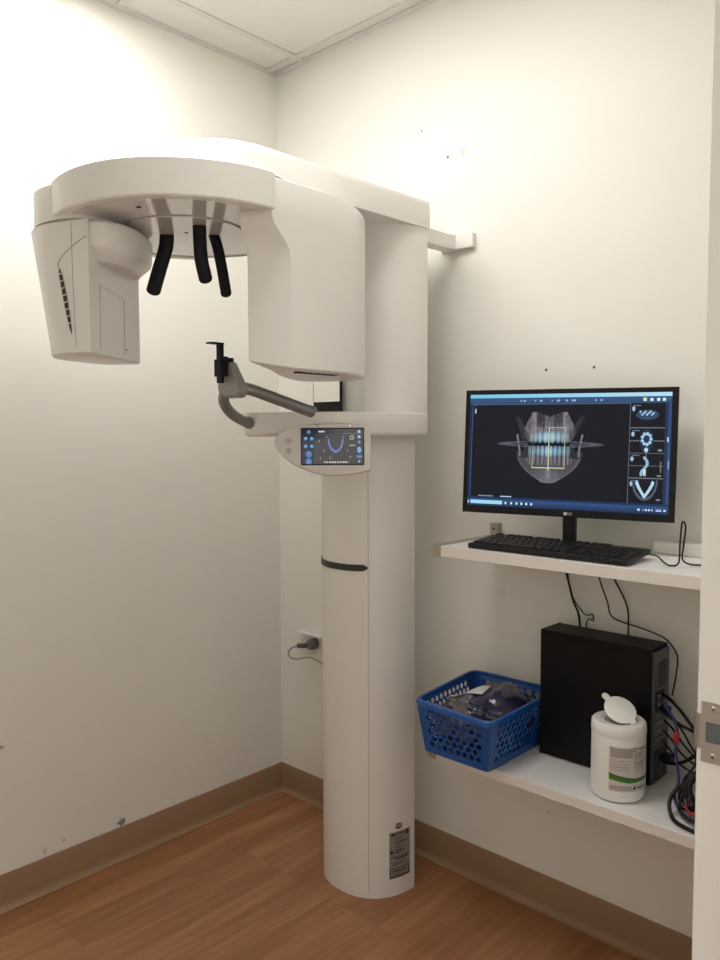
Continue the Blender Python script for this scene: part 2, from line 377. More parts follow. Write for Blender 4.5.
# rating label and round mark near the foot
def lab_pos(z0, z1, ta, tb, off):
    return lambda u, v: (*dprof(0.655, -0.168, CA, CB, k=1, off=off, t0=ta+(tb-ta)*u, t1=1)[0], z1 + (z0-z1)*v)
def rating(u, v):
    g = np.full((len(u), 3), 0.55) * np.array([1.0, 0.97, 0.93]); rs = np.random.RandomState(3)
    def rect(a, b_, c, d, col, k=1.0):
        m = (u > a) & (u < b_) & (v > c) & (v < d); g[m] = g[m]*(1-k) + np.array(col)*k
    for i in range(15):
        y = 0.12 + i*0.024; rect(0.28, 0.45 + 0.45*rs.rand(), y, y+0.010, (0.25, 0.23, 0.22), 0.8)
    rect(0.06, 0.30, 0.03, 0.08, (0.2, 0.18, 0.18)); rect(0.35, 0.7, 0.04, 0.07, (0.3, 0.28, 0.27)); rect(0.76, 0.94, 0.02, 0.12, (0.2, 0.18, 0.18))
    rect(0.05, 0.2, 0.40, 0.47, (0.2, 0.18, 0.18)); rect(0.03, 0.97, 0.53, 0.545, (0.15, 0.14, 0.13)); rect(0.25, 0.9, 0.57, 0.60, (0.2, 0.18, 0.18))
    rect(0.1, 0.85, 0.66, 0.68, (0.3, 0.28, 0.27)); rect(0.1, 0.6, 0.70, 0.72, (0.3, 0.28, 0.27)); rect(0.03, 0.97, 0.78, 0.80, (0.1, 0.1, 0.1)); rect(0.03, 0.97, 0.955, 0.98, (0.1, 0.1, 0.1))
    rect(0.03, 0.08, 0.78, 0.98, (0.1, 0.1, 0.1)); rect(0.92, 0.97, 0.78, 0.98, (0.1, 0.1, 0.1)); rect(0.15, 0.85, 0.84, 0.87, (0.25, 0.23, 0.22)); rect(0.15, 0.7, 0.90, 0.92, (0.25, 0.23, 0.22))
    rect(0, 0.015, 0, 1, (0.3, 0.28, 0.26)); rect(0.985, 1, 0, 1, (0.3, 0.28, 0.26))
    return g
t_a, t_b = 0.172, 0.030
picture('rating_label', rating, 26, 60, lab_pos(0.055, 0.200, t_a, t_b, 0.0008), M_LABEL, xr)
pm = dprof(0.655, -0.168, CA, CB, k=1, off=0.001, t0=0.1, t1=1)[0]
def mark(u, v):
    r = np.hypot(u-0.5, v-0.5)*2; g = np.full((len(u), 3), 0.70)*np.array([1, 0.97, 0.94]); g[r < 0.8] = (0.10, 0.10, 0.12)
    g[(abs(v-0.45) < 0.10) & (abs(u-0.5) < 0.26)] = (0.75, 0.75, 0.75); return g
picture('caution_mark', mark, 14, 14, lab_pos(0.192, 0.214, 0.1+0.022, 0.1-0.022, 0.0010) if False else lab_pos(0.206, 0.226, t_a+(t_b-t_a)*0.28, t_a+(t_b-t_a)*0.62, 0.0009), M_LABEL, xr)

# support platform under the carriage with the nose towards the patient
plat = [(0.862, -0.171), (0.862, -0.40), (0.845, -0.47), (0.80, -0.525), (0.74, -0.545), (0.68, -0.565), (0.635, -0.605), (0.600, -0.630), (0.565, -0.620), (0.525, -0.57), (0.503, -0.50), (0.490, -0.171)]
plat = smooth_poly(plat, 2, keep=(0, 11))
b = NB(); prism(b, plat, 1.395, 1.462, rt=0.004, rb=0.012, n=4); parm = obj('support_arm', b, M_PL, xr, smooth=35)
b = NB(); prism(b, scale_loop(plat, -0.0008, 0), 1.4185, 1.4195, 0); 
b.free()
# seam across the nose
b = bx(0.50, 0.67, -0.616, -0.6145, 1.399, 1.4625); b.free()
# grey tubes and bite bracket
h1 = NB(); tube(h1, [(0.705, -0.728, 1.520), (0.718, -0.705, 1.514), (0.733, -0.635, 1.492), (0.746, -0.565, 1.471), (0.751, -0.535, 1.462)], 0.0155, 16, 6)
obj('handle_tube', h1, M_GREYT, xr, smooth=50, label='straight grey handle tube')
h2 = NB(); tube(h2, [(0.655, -0.748, 1.515), (0.642, -0.745, 1.490), (0.630, -0.722, 1.467), (0.615, -0.685, 1.449), (0.603, -0.642, 1.436), (0.598, -0.618, 1.431)], 0.0145, 16, 6)
obj('handle_tube', h2, M_GREYT, xr, smooth=50, label='bent grey handle tube')
b = NB(); tube(b, [(0.7500, -0.541, 1.464), (0.7525, -0.528, 1.460)], 0.0168, 16, 1, smooth=False); obj('tube_collar', b, M_GREYT, xr, smooth=50)
b = NB(); tube(b, [(0.6020, -0.636, 1.4345), (0.600, -0.626, 1.4325)], 0.0165, 16, 1, smooth=False); obj('tube_collar', b, M_GREYT, xr, smooth=50)
# bracket: wedge rising to a narrow top
br = NB()
def quadloop(cx, cy, hx, hy, z, tx=0): # footprint turned to follow the machine's axis
    return [(cx-hx, cy-hy, z), (cx+hx, cy-hy+tx, z), (cx+hx, cy+hy+tx, z), (cx-hx, cy+hy, z)]
loft(br, [quadloop(0.682, -0.742, 0.030, 0.012, 1.495), quadloop(0.682, -0.745, 0.040, 0.016, 1.505), quadloop(0.682, -0.747, 0.040, 0.018, 1.525), quadloop(0.680, -0.748, 0.030, 0.014, 1.550), quadloop(0.677, -0.750, 0.015, 0.010, 1.586)])
brk = obj('bite_bracket', br, M_GREYB, xr, bevel=0.004)
b = NB(); box(b, 0.662, 0.690, -0.790, -0.766, 1.548, 1.592); box(b, 0.666, 0.684, -0.768, -0.742, 1.566, 1.588); box(b, 0.668, 0.682, -0.772, -0.757, 1.586, 1.600)
obj('clamp', b, M_BLACKM, brk, bevel=0.003)
b = NB(); lathe(b, [(0.0001, 0), (0.009, 0), (0.009, 0.012), (0.0001, 0.012)], (0.676, -0.748, 1.585), 16)
obj('clamp_knob', b, M_BLACKM, brk, smooth=40)
b = NB(); box(b, 0.665, 0.685, -0.784, -0.774, 1.532, 1.632); box(b, 0.663, 0.687, -0.815, -0.774, 1.629, 1.633)
obj('bite_post', b, M_BLACKM, brk, bevel=0.0015)
# mirror on the front of the carriage
b = NB(); box(b, 0.573, 0.690, -0.360, -0.353, 1.464, 1.600); box(b, 0.61, 0.67, -0.354, -0.340, 1.48, 1.59); mo = obj('mirror_frame', b, M_BLACK, xr, bevel=0.002)
obj('mirror', bx(0.577, 0.686, -0.3612, -0.3598, 1.497, 1.594), M_MIRROR, mo)

# control panel
PR = Vector((0.905, -0.45, 1.36)); pright = Vector((0.68990, 0.72390, 0)); pup = Vector((-0.08625, 0.08220, 0.99288)); pn = pright.cross(pup)
PM = Matrix((pright, pup, pn)).transposed().to_4x4(); PM.translation = PR
out = [(-0.0093, 0.0600), (-0.0104, -0.0539), (-0.0397, -0.0617), (-0.0928, -0.0694), (-0.1456, -0.0664), (-0.1982, -0.0476), (-0.2376, -0.0236), (-0.2585, 0.0003), (-0.2664, 0.0189), (-0.2611, 0.0375), (-0.2426, 0.0534), (-0.2056, 0.0639), (-0.1447, 0.0718), (-0.0784, 0.0717), (-0.0252, 0.0689)]
out = smooth_poly(out, 2, keep=(1,))
b = NB(); prism(b, out, -0.030, 0.0, rt=0.004, rb=0.010)
for v in b.verts: v.co = PM @ v.co
cp = obj('control_panel', b, M_PL2, xr, smooth=35)
cp_rot = None
b = bx(-0.16, -0.06, -0.03, 0.03, -0.09, -0.029, mx=PM); obj('panel_mount', b, M_PL2, cp, bevel=0.006)
def panel_pic(u, v):
    x, y = u, v; g = np.zeros((len(u), 3)); g[:] = (0.34, 0.34, 0.335)
    d = np.clip(1 - np.hypot((x-0.05)/0.55, (y-0.0)/0.40), 0, 1)[:, None]; g = g*(1-d) + np.array((0.03, 0.05, 0.12))*d
    g[(x < 0.20)] = g[(x < 0.20)]*0.7 + np.array((0.10, 0.16, 0.28))*0.3
    def blob(cx, cy, rx, ry, col): m = ((x-cx)/rx)**2 + ((y-cy)/ry)**2 < 1; g[m] = col
    def ringb(cx, cy, rx, ry, w, col):
        q = np.sqrt(((x-cx)/rx)**2 + ((y-cy)/ry)**2); g[abs(q-1) < w] = col
    wt = (0.72, 0.82, 0.92); bl = (0.40, 0.62, 0.88)
    for (cx, cy) in [(0.06, 0.28), (0.16, 0.28), (0.06, 0.50), (0.16, 0.50)]: blob(cx, cy, 0.030, 0.050, bl); blob(cx, cy-0.02, 0.016, 0.02, wt)
    for cy in (0.72, 0.93): ringb(0.11, cy, 0.038, 0.068, 0.28, bl); blob(0.11, cy, 0.012, 0.03, wt)
    ringb(0.11, 0.09, 0.02, 0.035, 0.5, (0.5, 0.6, 0.75)); g[(abs(x-0.32) < 0.05) & (abs(y-0.08) < 0.025)] = (0.85, 0.87, 0.9)
    g[(abs(x-0.80) < 0.13) & (abs(y-0.13) < 0.008)] = (0.55, 0.55, 0.55); g[(abs(x-0.33) < 0.12) & (abs(y-0.16) < 0.008)] = (0.3, 0.35, 0.45)
    # tooth arch
    q = np.sqrt(((x-0.55)/0.115)**2 + ((y-0.30)/0.34)**2); m = (abs(q-1) < 0.13) & (y > 0.30); g[m] = (0.42, 0.47, 0.72); m = (abs(q-1) < 0.05) & (y > 0.30) & ((np.floor(y*28) % 2) == 0); g[m] = (0.75, 0.80, 0.95)
    for (cx, cy) in [(0.36, 0.62), (0.74, 0.62), (0.46, 0.82), (0.79, 0.80), (0.30, 0.84), (0.40, 0.23), (0.68, 0.23), (0.28, 0.35)]: blob(cx, cy, 0.010, 0.035, (0.62, 0.62, 0.60))
    ringb(0.815, 0.25, 0.028, 0.05, 0.35, (0.7, 0.7, 0.68)); g[(abs(x-0.82) < 0.05) & (abs(y-0.47) < 0.018)] = (0.75, 0.75, 0.73)
    for cy, c2 in [(0.08, wt), (0.23, wt), (0.38, bl)]: blob(0.935, cy, 0.026, 0.045, c2)
    blob(0.935, 0.60, 0.035, 0.09, (0.55, 0.72, 0.95)); g[(abs(x-0.935) < 0.04) & (abs(y-0.79) < 0.04)] = bl; blob(0.935, 0.93, 0.014, 0.035, wt)
    m = (abs(x-0.55) < 0.20) & (abs(y-0.945) < 0.022) & ((np.floor(x*70) % 3) > 0); g[m] = (0.85, 0.86, 0.86)
    return g
so = obj('screen_bezel', bx(-0.1955, -0.0280, -0.0405, 0.0590, 0.0, 0.0012, mx=PM), M_BLACK, cp)
picture('screen', panel_pic, 122, 70, lambda u, v: PM @ Vector((-0.1928 + 0.162*u, 0.0560 - 0.0935*v, 0.0018)), M_SCREEN2, cp)
for cy in (0.0241, -0.0024):
    b = NB(); lathe(b, [(0.0085, 0), (0.0085, 0.0016), (0.0072, 0.0022), (0.0068, 0.0014), (0.0001, 0.0014)], (-0.2282, cy, 0), 24, mx=PM); bo = obj('button', b, M_SEAM if False else mat('button_grey', (0.50, 0.48, 0.45), 0.4), cp, smooth=30)
    b = NB(); lathe(b, [(0.0014, 0.0015), (0.0001, 0.0018)], (-0.2282, cy, 0), 10, mx=PM); box(b, -0.2288, -0.2276, cy, cy+0.004, 0.0014, 0.0018, mx=PM); obj('button_symbol', b, M_INK, cp)
b = NB()
for a in (90, 210, 330):
    c_, s_ = math.cos(math.radians(-a)), math.sin(math.radians(-a)); lathe(b, [(0.0018, 0), (0.0016, 0.0008), (0.0001, 0.0008)], (-0.1510 + 0.0035*c_, 0.0665 + 0.0035*s_, 0.0), 8, mx=PM)
obj('panel_emblem', b, M_INK, cp)
b = NB(); lathe(b, [(0.0022, 0), (0.002, 0.0008), (0.0001, 0.0008)], (-0.065, 0.0645, 0), 12, mx=PM); obj('indicator_light', b, emit_mat('indicator', (0.9, 1, 0.9), 1.0), cp)

# overhead arm (fixed): slab with a domed round end
def arm_loop(hw, yend, z, k=36):
    R_ = hw; pts = [(CX+hw, -0.165, z)]
    cyc = yend + R_*1.05
    for i in range(k+1):
        t = math.pi*i/k; pts.append((CX + R_*math.cos(t), cyc - R_*1.05*math.sin(t), z))
    pts.append((CX-hw, -0.165, z)); return pts
loops = []
for z, yend, hw in [(1.996, -1.10, 0.189), (2.015, -1.08, 0.190), (2.030, -1.055, 0.190), (2.045, -1.035, 0.189), (2.058, -1.01, 0.188), (2.068, -0.985, 0.187), (2.073, -0.968, 0.185), (2.075, -0.955, 0.180)]:
    loops.append(arm_loop(hw, yend, z))      # the end slopes inwards towards the top
b = NB(); loft(b, loops); obj('overhead_arm', b, M_PL, xr, smooth=35)
b = NB(); lathe(b, [(0.2935, 1.969), (0.2935, 1.971), (0.275, 1.983), (0.250, 1.999), (0.220, 2.014), (0.180, 2.028), (0.12, 2.038), (0.0001, 2.042)], (CX, CY, 0), 96, cap=False); obj('swivel_hub', b, M_PL, xr, smooth=40)

# rotating ring with glossy underside
b = NB()
R_ = 0.305; RI = 0.284
lathe(b, [(0.0001, 1.968), (RI, 1.968), (RI, 1.897), (RI-0.004, 1.8925), (RI-0.010, 1.8925)], (CX, CY, 0), 96, cap=False)
ring = obj('rotating_ring', b, M_PL, xr, smooth=40)
# thick outer band, ends where the tube head takes over
secs = []
for k in range(73):
    th_ = math.radians(3 - (3+222)*k/72); c_, s_ = math.cos(th_), math.sin(th_)
    rr_ = R_ + 0.006*math.exp(-((math.degrees(th_)+140)/30)**2) + 0.006*math.exp(-((math.degrees(th_)-3)/25)**2) - 0.006*math.exp(-((math.degrees(th_)+88)/25)**2)
    secs.append([(CX+r*c_, CY+r*s_, z) for r, z in [(RI-0.006, 1.971), (rr_-0.004, 1.971), (rr_, 1.967), (rr_, 1.894), (rr_-0.003, 1.8905), (RI-0.006, 1.8905)]])
b = NB(); loft(b, secs); obj('ring_band', b, M_PL, ring, smooth=40)
b = NB(); lathe(b, [(RI-0.006, 1.8905), (RI-0.010, 1.8935), (0.1450, 1.8935), (0.1440, 1.8965), (0.1415, 1.8965), (0.1405, 1.8905), (0.0001, 1.8905)], (CX, CY, 0), 96, cap=False)
obj('ring_underside', b, M_PLG, ring, smooth=30, label='glossy underside of the ring with a round centre plate')
b = NB(); lathe(b, [(0.1446, 1.8945), (0.1410, 1.8945)], (CX, CY, 0), 96, cap=False); b.free()
b = NB(); lathe(b, [(0.1437, 1.8932), (0.1437, 1.8922), (0.1418, 1.8922), (0.1418, 1.8932)], (CX, CY, 0), 96, cap=False); obj('ring_groove', b, M_SEAM, ring)
b = NB(); lathe(b, [(0.0045, 1.8906), (0.0042, 1.8896), (0.0001, 1.8896)], (CX, CY, 0), 16, cap=False); obj('ring_sensor_dot', b, M_DARK, ring)
b = NB(); lathe(b, [(0.006, 1.8932), (0.0055, 1.8922), (0.0001, 1.8922)], (0.775, -1.065, 0), 16, cap=False)
obj('ring_sensor_dot', b, M_DARK, ring)
# three black head supports
def hook(pts, w):
    b = NB(); tube(b, pts, w, 16, 8, flat=0.5, cap_round=True); return b
hk = obj('head_support', tube(NB(), [(0.619, -0.893, 1.892), (0.616, -0.895, 1.860), (0.606, -0.906, 1.812), (0.597, -0.920, 1.755)], 0.0180, 16, 8, flat=0.62, cap_round=True, up=(1, -1, 0)), M_BLACKM, xr, smooth=60)
obj('head_support', tube(NB(), [(0.7500, -0.890, 1.892), (0.750, -0.889, 1.855), (0.752, -0.887, 1.812), (0.758, -0.880, 1.767)], 0.0160, 16, 8, flat=0.62, cap_round=True, up=(1, -1, 0)), M_BLACKM, xr, smooth=60)
obj('head_support', tube(NB(), [(0.700, -0.812, 1.892), (0.706, -0.805, 1.860), (0.714, -0.798, 1.805), (0.723, -0.794, 1.748)], 0.0135, 16, 8, flat=0.62, cap_round=True, up=(1, -1, 0)), M_BLACKM, xr, smooth=60)

# tube head (right)
pod = [(0.900, -0.868), (0.975, -0.804), (0.980, -0.700), (0.958, -0.585), (0.872, -0.435), (0.780, -0.405), (0.690, -0.470), (0.655, -0.540), (0.700, -0.610), (0.80, -0.720)]
pod = smooth_poly(pod, 3, keep=(0, 1))
pod_i0 = min(range(len(pod)), key=lambda i: (pod[i][0]-0.900)**2+(pod[i][1]+0.868)**2); pod_i1 = min(range(len(pod)), key=lambda i: (pod[i][0]-0.975)**2+(pod[i][1]+0.804)**2)
b = NB(); loops = []
def pod_loop(k, z, slope=False):
    L_ = scale_loop(pod, k, z); w = min(1, max(0, (z-1.80)/0.085)); w = w*w*(3-2*w)
    L_ = [(x - 0.000*w, y - (0.056*w if (i == pod_i1) else 0.022*w if i == pod_i0 else 0), zz) for i, (x, y, zz) in enumerate(L_)]
    if slope: L_ = [(x, y, z + 0.018*min(1, max(0, ((-0.80 - y) + (0.975-x))*7))) for x, y, _ in L_]
    return L_
loops = [pod_loop(0.022, 1.5470, True), pod_loop(0.003, 1.5490, True), pod_loop(0, 1.5525, True), pod_loop(0, 1.60), pod_loop(0, 1.78)] + [pod_loop(0, 1.80+0.012*k) for k in range(1, 8)] + [pod_loop(0, 1.958), pod_loop(0.002, 1.963), pod_loop(0.008, 1.966)]
loft(b, loops); th = obj('tube_head', b, M_PL, xr, smooth=38)
# recess contour: shallow step line on the face
b = NB(); 
for i in range(9):
    y = -0.745 + i*0.015; box(b, 0.918, 0.942, y-0.003, y+0.003, 1.5455, 1.5490)
obj('vent_grille', b, M_DARK, th)
# sensor head (left)
top = [(0.345, -1.105), (0.505, -1.182), (0.655, -1.120), (0.484, -0.892), (0.320, -0.950), (0.310, -1.030)]
bot = [(0.470, -1.128), (0.565, -1.158), (0.655, -1.120), (0.484, -0.892), (0.400, -0.945), (0.430, -1.035)]
def mixl(a, b_, t): return [(p[0]*(1-t)+q[0]*t, p[1]*(1-t)+q[1]*t) for p, q in zip(a, b_)]
def sens_loop(t, k, z):
    P = smooth_poly(mixl(top, bot, t), 2, keep=(2, 3)); return scale_loop(P, k, z)
b = NB(); loft(b, [sens_loop(1, 0.006, 1.5835), sens_loop(1, 0.0, 1.588), sens_loop(0.97, 0, 1.60), sens_loop(0.5, 0, 1.74), sens_loop(0.0, 0, 1.882), sens_loop(-0.02, 0.01, 1.885)])
sh = obj('sensor_head', b, M_PL, xr, smooth=38)
blk = smooth_poly([(0.560, -1.140), (0.648, -1.122), (0.680, -1.085), (0.672, -1.015), (0.590, -0.915), (0.510, -0.865), (0.440, -0.920), (0.46, -1.05)], 2, keep=(0,))
cap = smooth_poly([(0.355, -1.100), (0.43, -1.140), (0.52, -1.176), (0.65, -1.145), (0.62, -1.0), (0.45, -0.90), (0.33, -0.95), (0.305, -1.03)], 2)
b = NB(); loft(b, [scale_loop(blk, 0.034, 1.795), scale_loop(blk, 0.006, 1.820), scale_loop(blk, 0.003, 1.829), scale_loop(blk, 0, 1.874), scale_loop(blk, 0.004, 1.879)]); obj('head_shoulder', b, M_PL, sh, smooth=38)
b = NB(); prism(b, cap, 1.8845, 1.966, rt=0.006, rb=0.0); obj('head_cap', b, M_PL, sh, smooth=38)
def sens_face(u, z, off=0.0012):
    """point on the outer front face, u from the left edge to the near corner"""
    t = (1.882 - z)/0.294; t = min(1, max(0, t))
    P = [(p[0], p[1]) for p in sens_loop(t, -off, z)]; left = min(range(len(P)), key=lambda i: (P[i][0]*0.728+P[i][1]*0.686)); near = min(range(len(P)), key=lambda i: (P[i][0]-0.655)**2+(P[i][1]+1.120)**2)
    n_ = len(P); path = []; i = left; step = 1 if ((near-left) % n_) < ((left-near) % n_) else -1
    while True:
        path.append(Vector(P[i]));
        if i == near: break
        i = (i+step) % n_
    L_ = [0]
    for a, c in zip(path, path[1:]): L_.append(L_[-1] + (c-a).length)
    d = u*L_[-1]
    for k in range(len(path)-1):
        if d <= L_[k+1]+1e-9: q = path[k].lerp(path[k+1], (d-L_[k])/max(1e-9, L_[k+1]-L_[k])); return (q.x, q.y, z)
    return (path[-1].x, path[-1].y, z)
b = NB(); V0 = []
for k in range(11):
    t = k/10; z = 1.780 - 0.152*t; w = 0.045*math.sin(math.pi*min(1, 0.12+0.88*t)*1.0)**0.5 if 0 < k < 10 else 0.004
    V0.append([b.verts.new(sens_face(0.712+0.055*t-w/2, z)), b.verts.new(sens_face(0.712+0.055*t+w/2, z))])
for k in range(10): b.faces.new((V0[k][0], V0[k+1][0], V0[k+1][1], V0[k][1]))
vt = obj('side_vent', b, mat('vent_dark', (0.035, 0.03, 0.03), 0.6), sh, label='dark slanted vent slot')
for k in range(8):
    t = (k+1)/9.5; z = 1.780-0.152*t; b = NB(); tube(b, [sens_face(0.712+0.055*t-0.02, z, 0.0018), sens_face(0.712+0.055*t+0.02, z+0.003, 0.0018)], 0.0016, 6, 1, smooth=False); obj('vent_rib', b, M_PL2, vt)
b = NB(); tube(b, [sens_face(0.700, 1.782, 0.0005), sens_face(0.72, 1.795, 0.0005), sens_face(0.79, 1.812, 0.0005), sens_face(0.90, 1.832, 0.0005), sens_face(0.985, 1.844, 0.0005)], 0.0012, 6, 6); obj('contour_line', b, M_SEAM, sh)
b = NB(); tube(b, [sens_face(0.86 - (1.878-z)*0.18, z, 0.0002) for z in (1.878, 1.80, 1.70, 1.60)], 0.0008, 6, 4); obj('cover_seam', b, M_SEAM, sh)
def inner_face(u, z): a, c = Vector((0.655, -1.120)), Vector((0.484, -0.892)); q = a.lerp(c, u) + Vector((0.80, 0.60))*0.0006; return (q.x, q.y, z)
b = NB(); tube(b, [inner_face(0.18, 1.600), inner_face(0.18, 1.745), inner_face(0.66, 1.733), inner_face(0.66, 1.600)], 0.0006, 6, 1, smooth=False); obj('service_cover_line', b, M_SEAM, sh)
b = NB(); box(b, -0.004, 0.004, -0.001, 0.001, -0.0008, 0.0008, mx=frame_m(inner_face(0.70, 1.612), (-0.6, 0.8, 0), (0.8, 0.6, 0))); obj('small_mark', b, M_INK, sh)
# bracket to the wall
b = NB()
loft(b, [[(0.800, -0.155, z), (0.846, -0.155, z), (0.846, -0.06, z), (0.85, -0.022, z), (0.910, -0.018, z), (0.910, -0.0005, z), (0.78, -0.0005, z), (0.80, -0.02, z)] for z in (1.963, 2.006)])
obj('wall_bracket', b, M_PL, xr, bevel=0.0015)
b = NB(); loft(b, [[(0.51, -0.168, z), (0.84, -0.168, z), (0.84, -0.150, z), (0.51, -0.150, z)] for z in (1.47, 2.0)]); obj('back_plate', b, M_PL2, xr)

# wall outlet and round plug behind the column
ou = thing('wall_outlet', 'white wall outlet behind the x-ray machine column', 'outlet', (0.19, 0, 0.62))
b = NB(); box(b, 0.125, 0.245, -0.008, -0.0005, 0.585, 0.652); obj('cover_plate', b, M_WHITE, ou, bevel=0.002)
b = NB(); box(b, 0.122, 0.250, -0.032, -0.0005, 0.652, 0.658); obj('hood', b, M_WHITE, ou, bevel=0.002)
plug = thing('power_plug', 'round grey plug with a curling cable in the wall outlet', 'plug', (0.205, -0.009, 0.625))
b = NB(); lathe(b, [(0.0001, 0), (0.020, 0), (0.021, 0.006), (0.020, 0.028), (0.014, 0.036), (0.0001, 0.036)], (0, 0, 0), 28, mx=frame_m((0.205, -0.009, 0.622), (1, 0, 0), (0, -1, 0)))
obj('plug_body', b, mat('plug_grey', (0.12, 0.125, 0.14), 0.35), plug, smooth=40)
b = NB(); tube(b, [(0.198, -0.044, 0.620), (0.180, -0.048, 0.616), (0.155, -0.050, 0.612)], 0.009, 12, 4); obj('strain_relief', b, mat('plug_grey_dark', (0.08, 0.08, 0.085), 0.4), plug, smooth=50)
b = NB(); tube(b, [(0.158, -0.05, 0.612), (0.125, -0.052, 0.600), (0.105, -0.055, 0.578), (0.120, -0.055, 0.560), (0.155, -0.05, 0.562), (0.20, -0.05, 0.576), (0.26, -0.06, 0.582), (0.40, -0.10, 0.57), (0.55, -0.152, 0.56)], 0.0034, 8, 8); obj('cable', b, M_CORDW, plug, smooth=60)

# ------------------------------------------------------------------ shelves
def shelf(name, label, x0, zt, th, brx):
    t = thing(name, label, 'shelf', (1.4, -0.15, zt-th), 'wall shelves on the right')
    b = bx(x0, X1-0.001, -0.302, -0.004, zt-th, zt); obj('board', b, M_SHELF, t, bevel=0.0008)
    b = bx(x0, X1-0.001, -0.3032, -0.3021, zt-th+0.0008, zt-0.0008); obj('edge_band', b, M_SHEDGE, t)
    b = NB(); box(b, x0-0.028, x0-0.0005, -0.304, -0.0245, zt-th-0.001, zt+0.002); box(b, x0-0.030, x0-0.003, -0.024, -0.0005, zt-th-0.004, zt+0.036)
    br_ = obj('bracket', b, M_BRK, t, bevel=0.001)
    s = NB(); lathe(s, [(0.0001, 0.0015), (0.003, 0.0015), (0.004, 0)], (0, 0, 0), 12, mx=frame_m((x0-0.016, -0.0238, zt+0.020), (1, 0, 0), (0, -1, 0))); obj('screw', s, M_DARK, br_)
    return t
shelf('wall_shelf', 'upper white wall shelf carrying the monitor and keyboard', 1.014, 1.098, 0.029, 0)
shelf('wall_shelf', 'lower white wall shelf carrying the blue basket and black computer', 1.000, 0.528, 0.026, 0)
ZU, ZL = 1.0981, 0.5281

# ------------------------------------------------------------------ monitor
TL, TR = Vector((1.039, -0.230, 1.518)), Vector((1.558, -0.077, 1.514)); BL, BR = Vector((1.050, -0.247, 1.191)), Vector((1.566, -0.097, 1.185))
mr = ((TR-TL)+(BR-BL)).normalized(); mu = ((TL-BL)+(TR-BR)).normalized(); mn = mr.cross(mu); mu = mn.cross(mr)
W_ = 0.541; Hh = 0.331; mc = (TL+TR+BL+BR)/4
MM = Matrix((mr, mu, mn)).transposed().to_4x4(); MM.translation = mc
mon = thing('computer_monitor', 'black widescreen monitor showing a skull x-ray on the upper shelf', 'monitor', (mc.x, -0.125, ZU))
rr = [(-W_/2, -Hh/2), (W_/2, -Hh/2), (W_/2, Hh/2), (-W_/2, Hh/2)]
b = NB(); prism(b, rr, -0.012, 0.0, rt=0.0015, rb=0.002)
prism(b, [(-W_/2+0.04, -Hh/2+0.02), (W_/2-0.04, -Hh/2+0.02), (W_/2-0.06, Hh/2-0.05), (-W_/2+0.06, Hh/2-0.05)], -0.034, -0.0118, rb=0.01)
for v in b.verts: v.co = MM @ v.co
obj('housing', b, M_BLACK, mon, smooth=30)
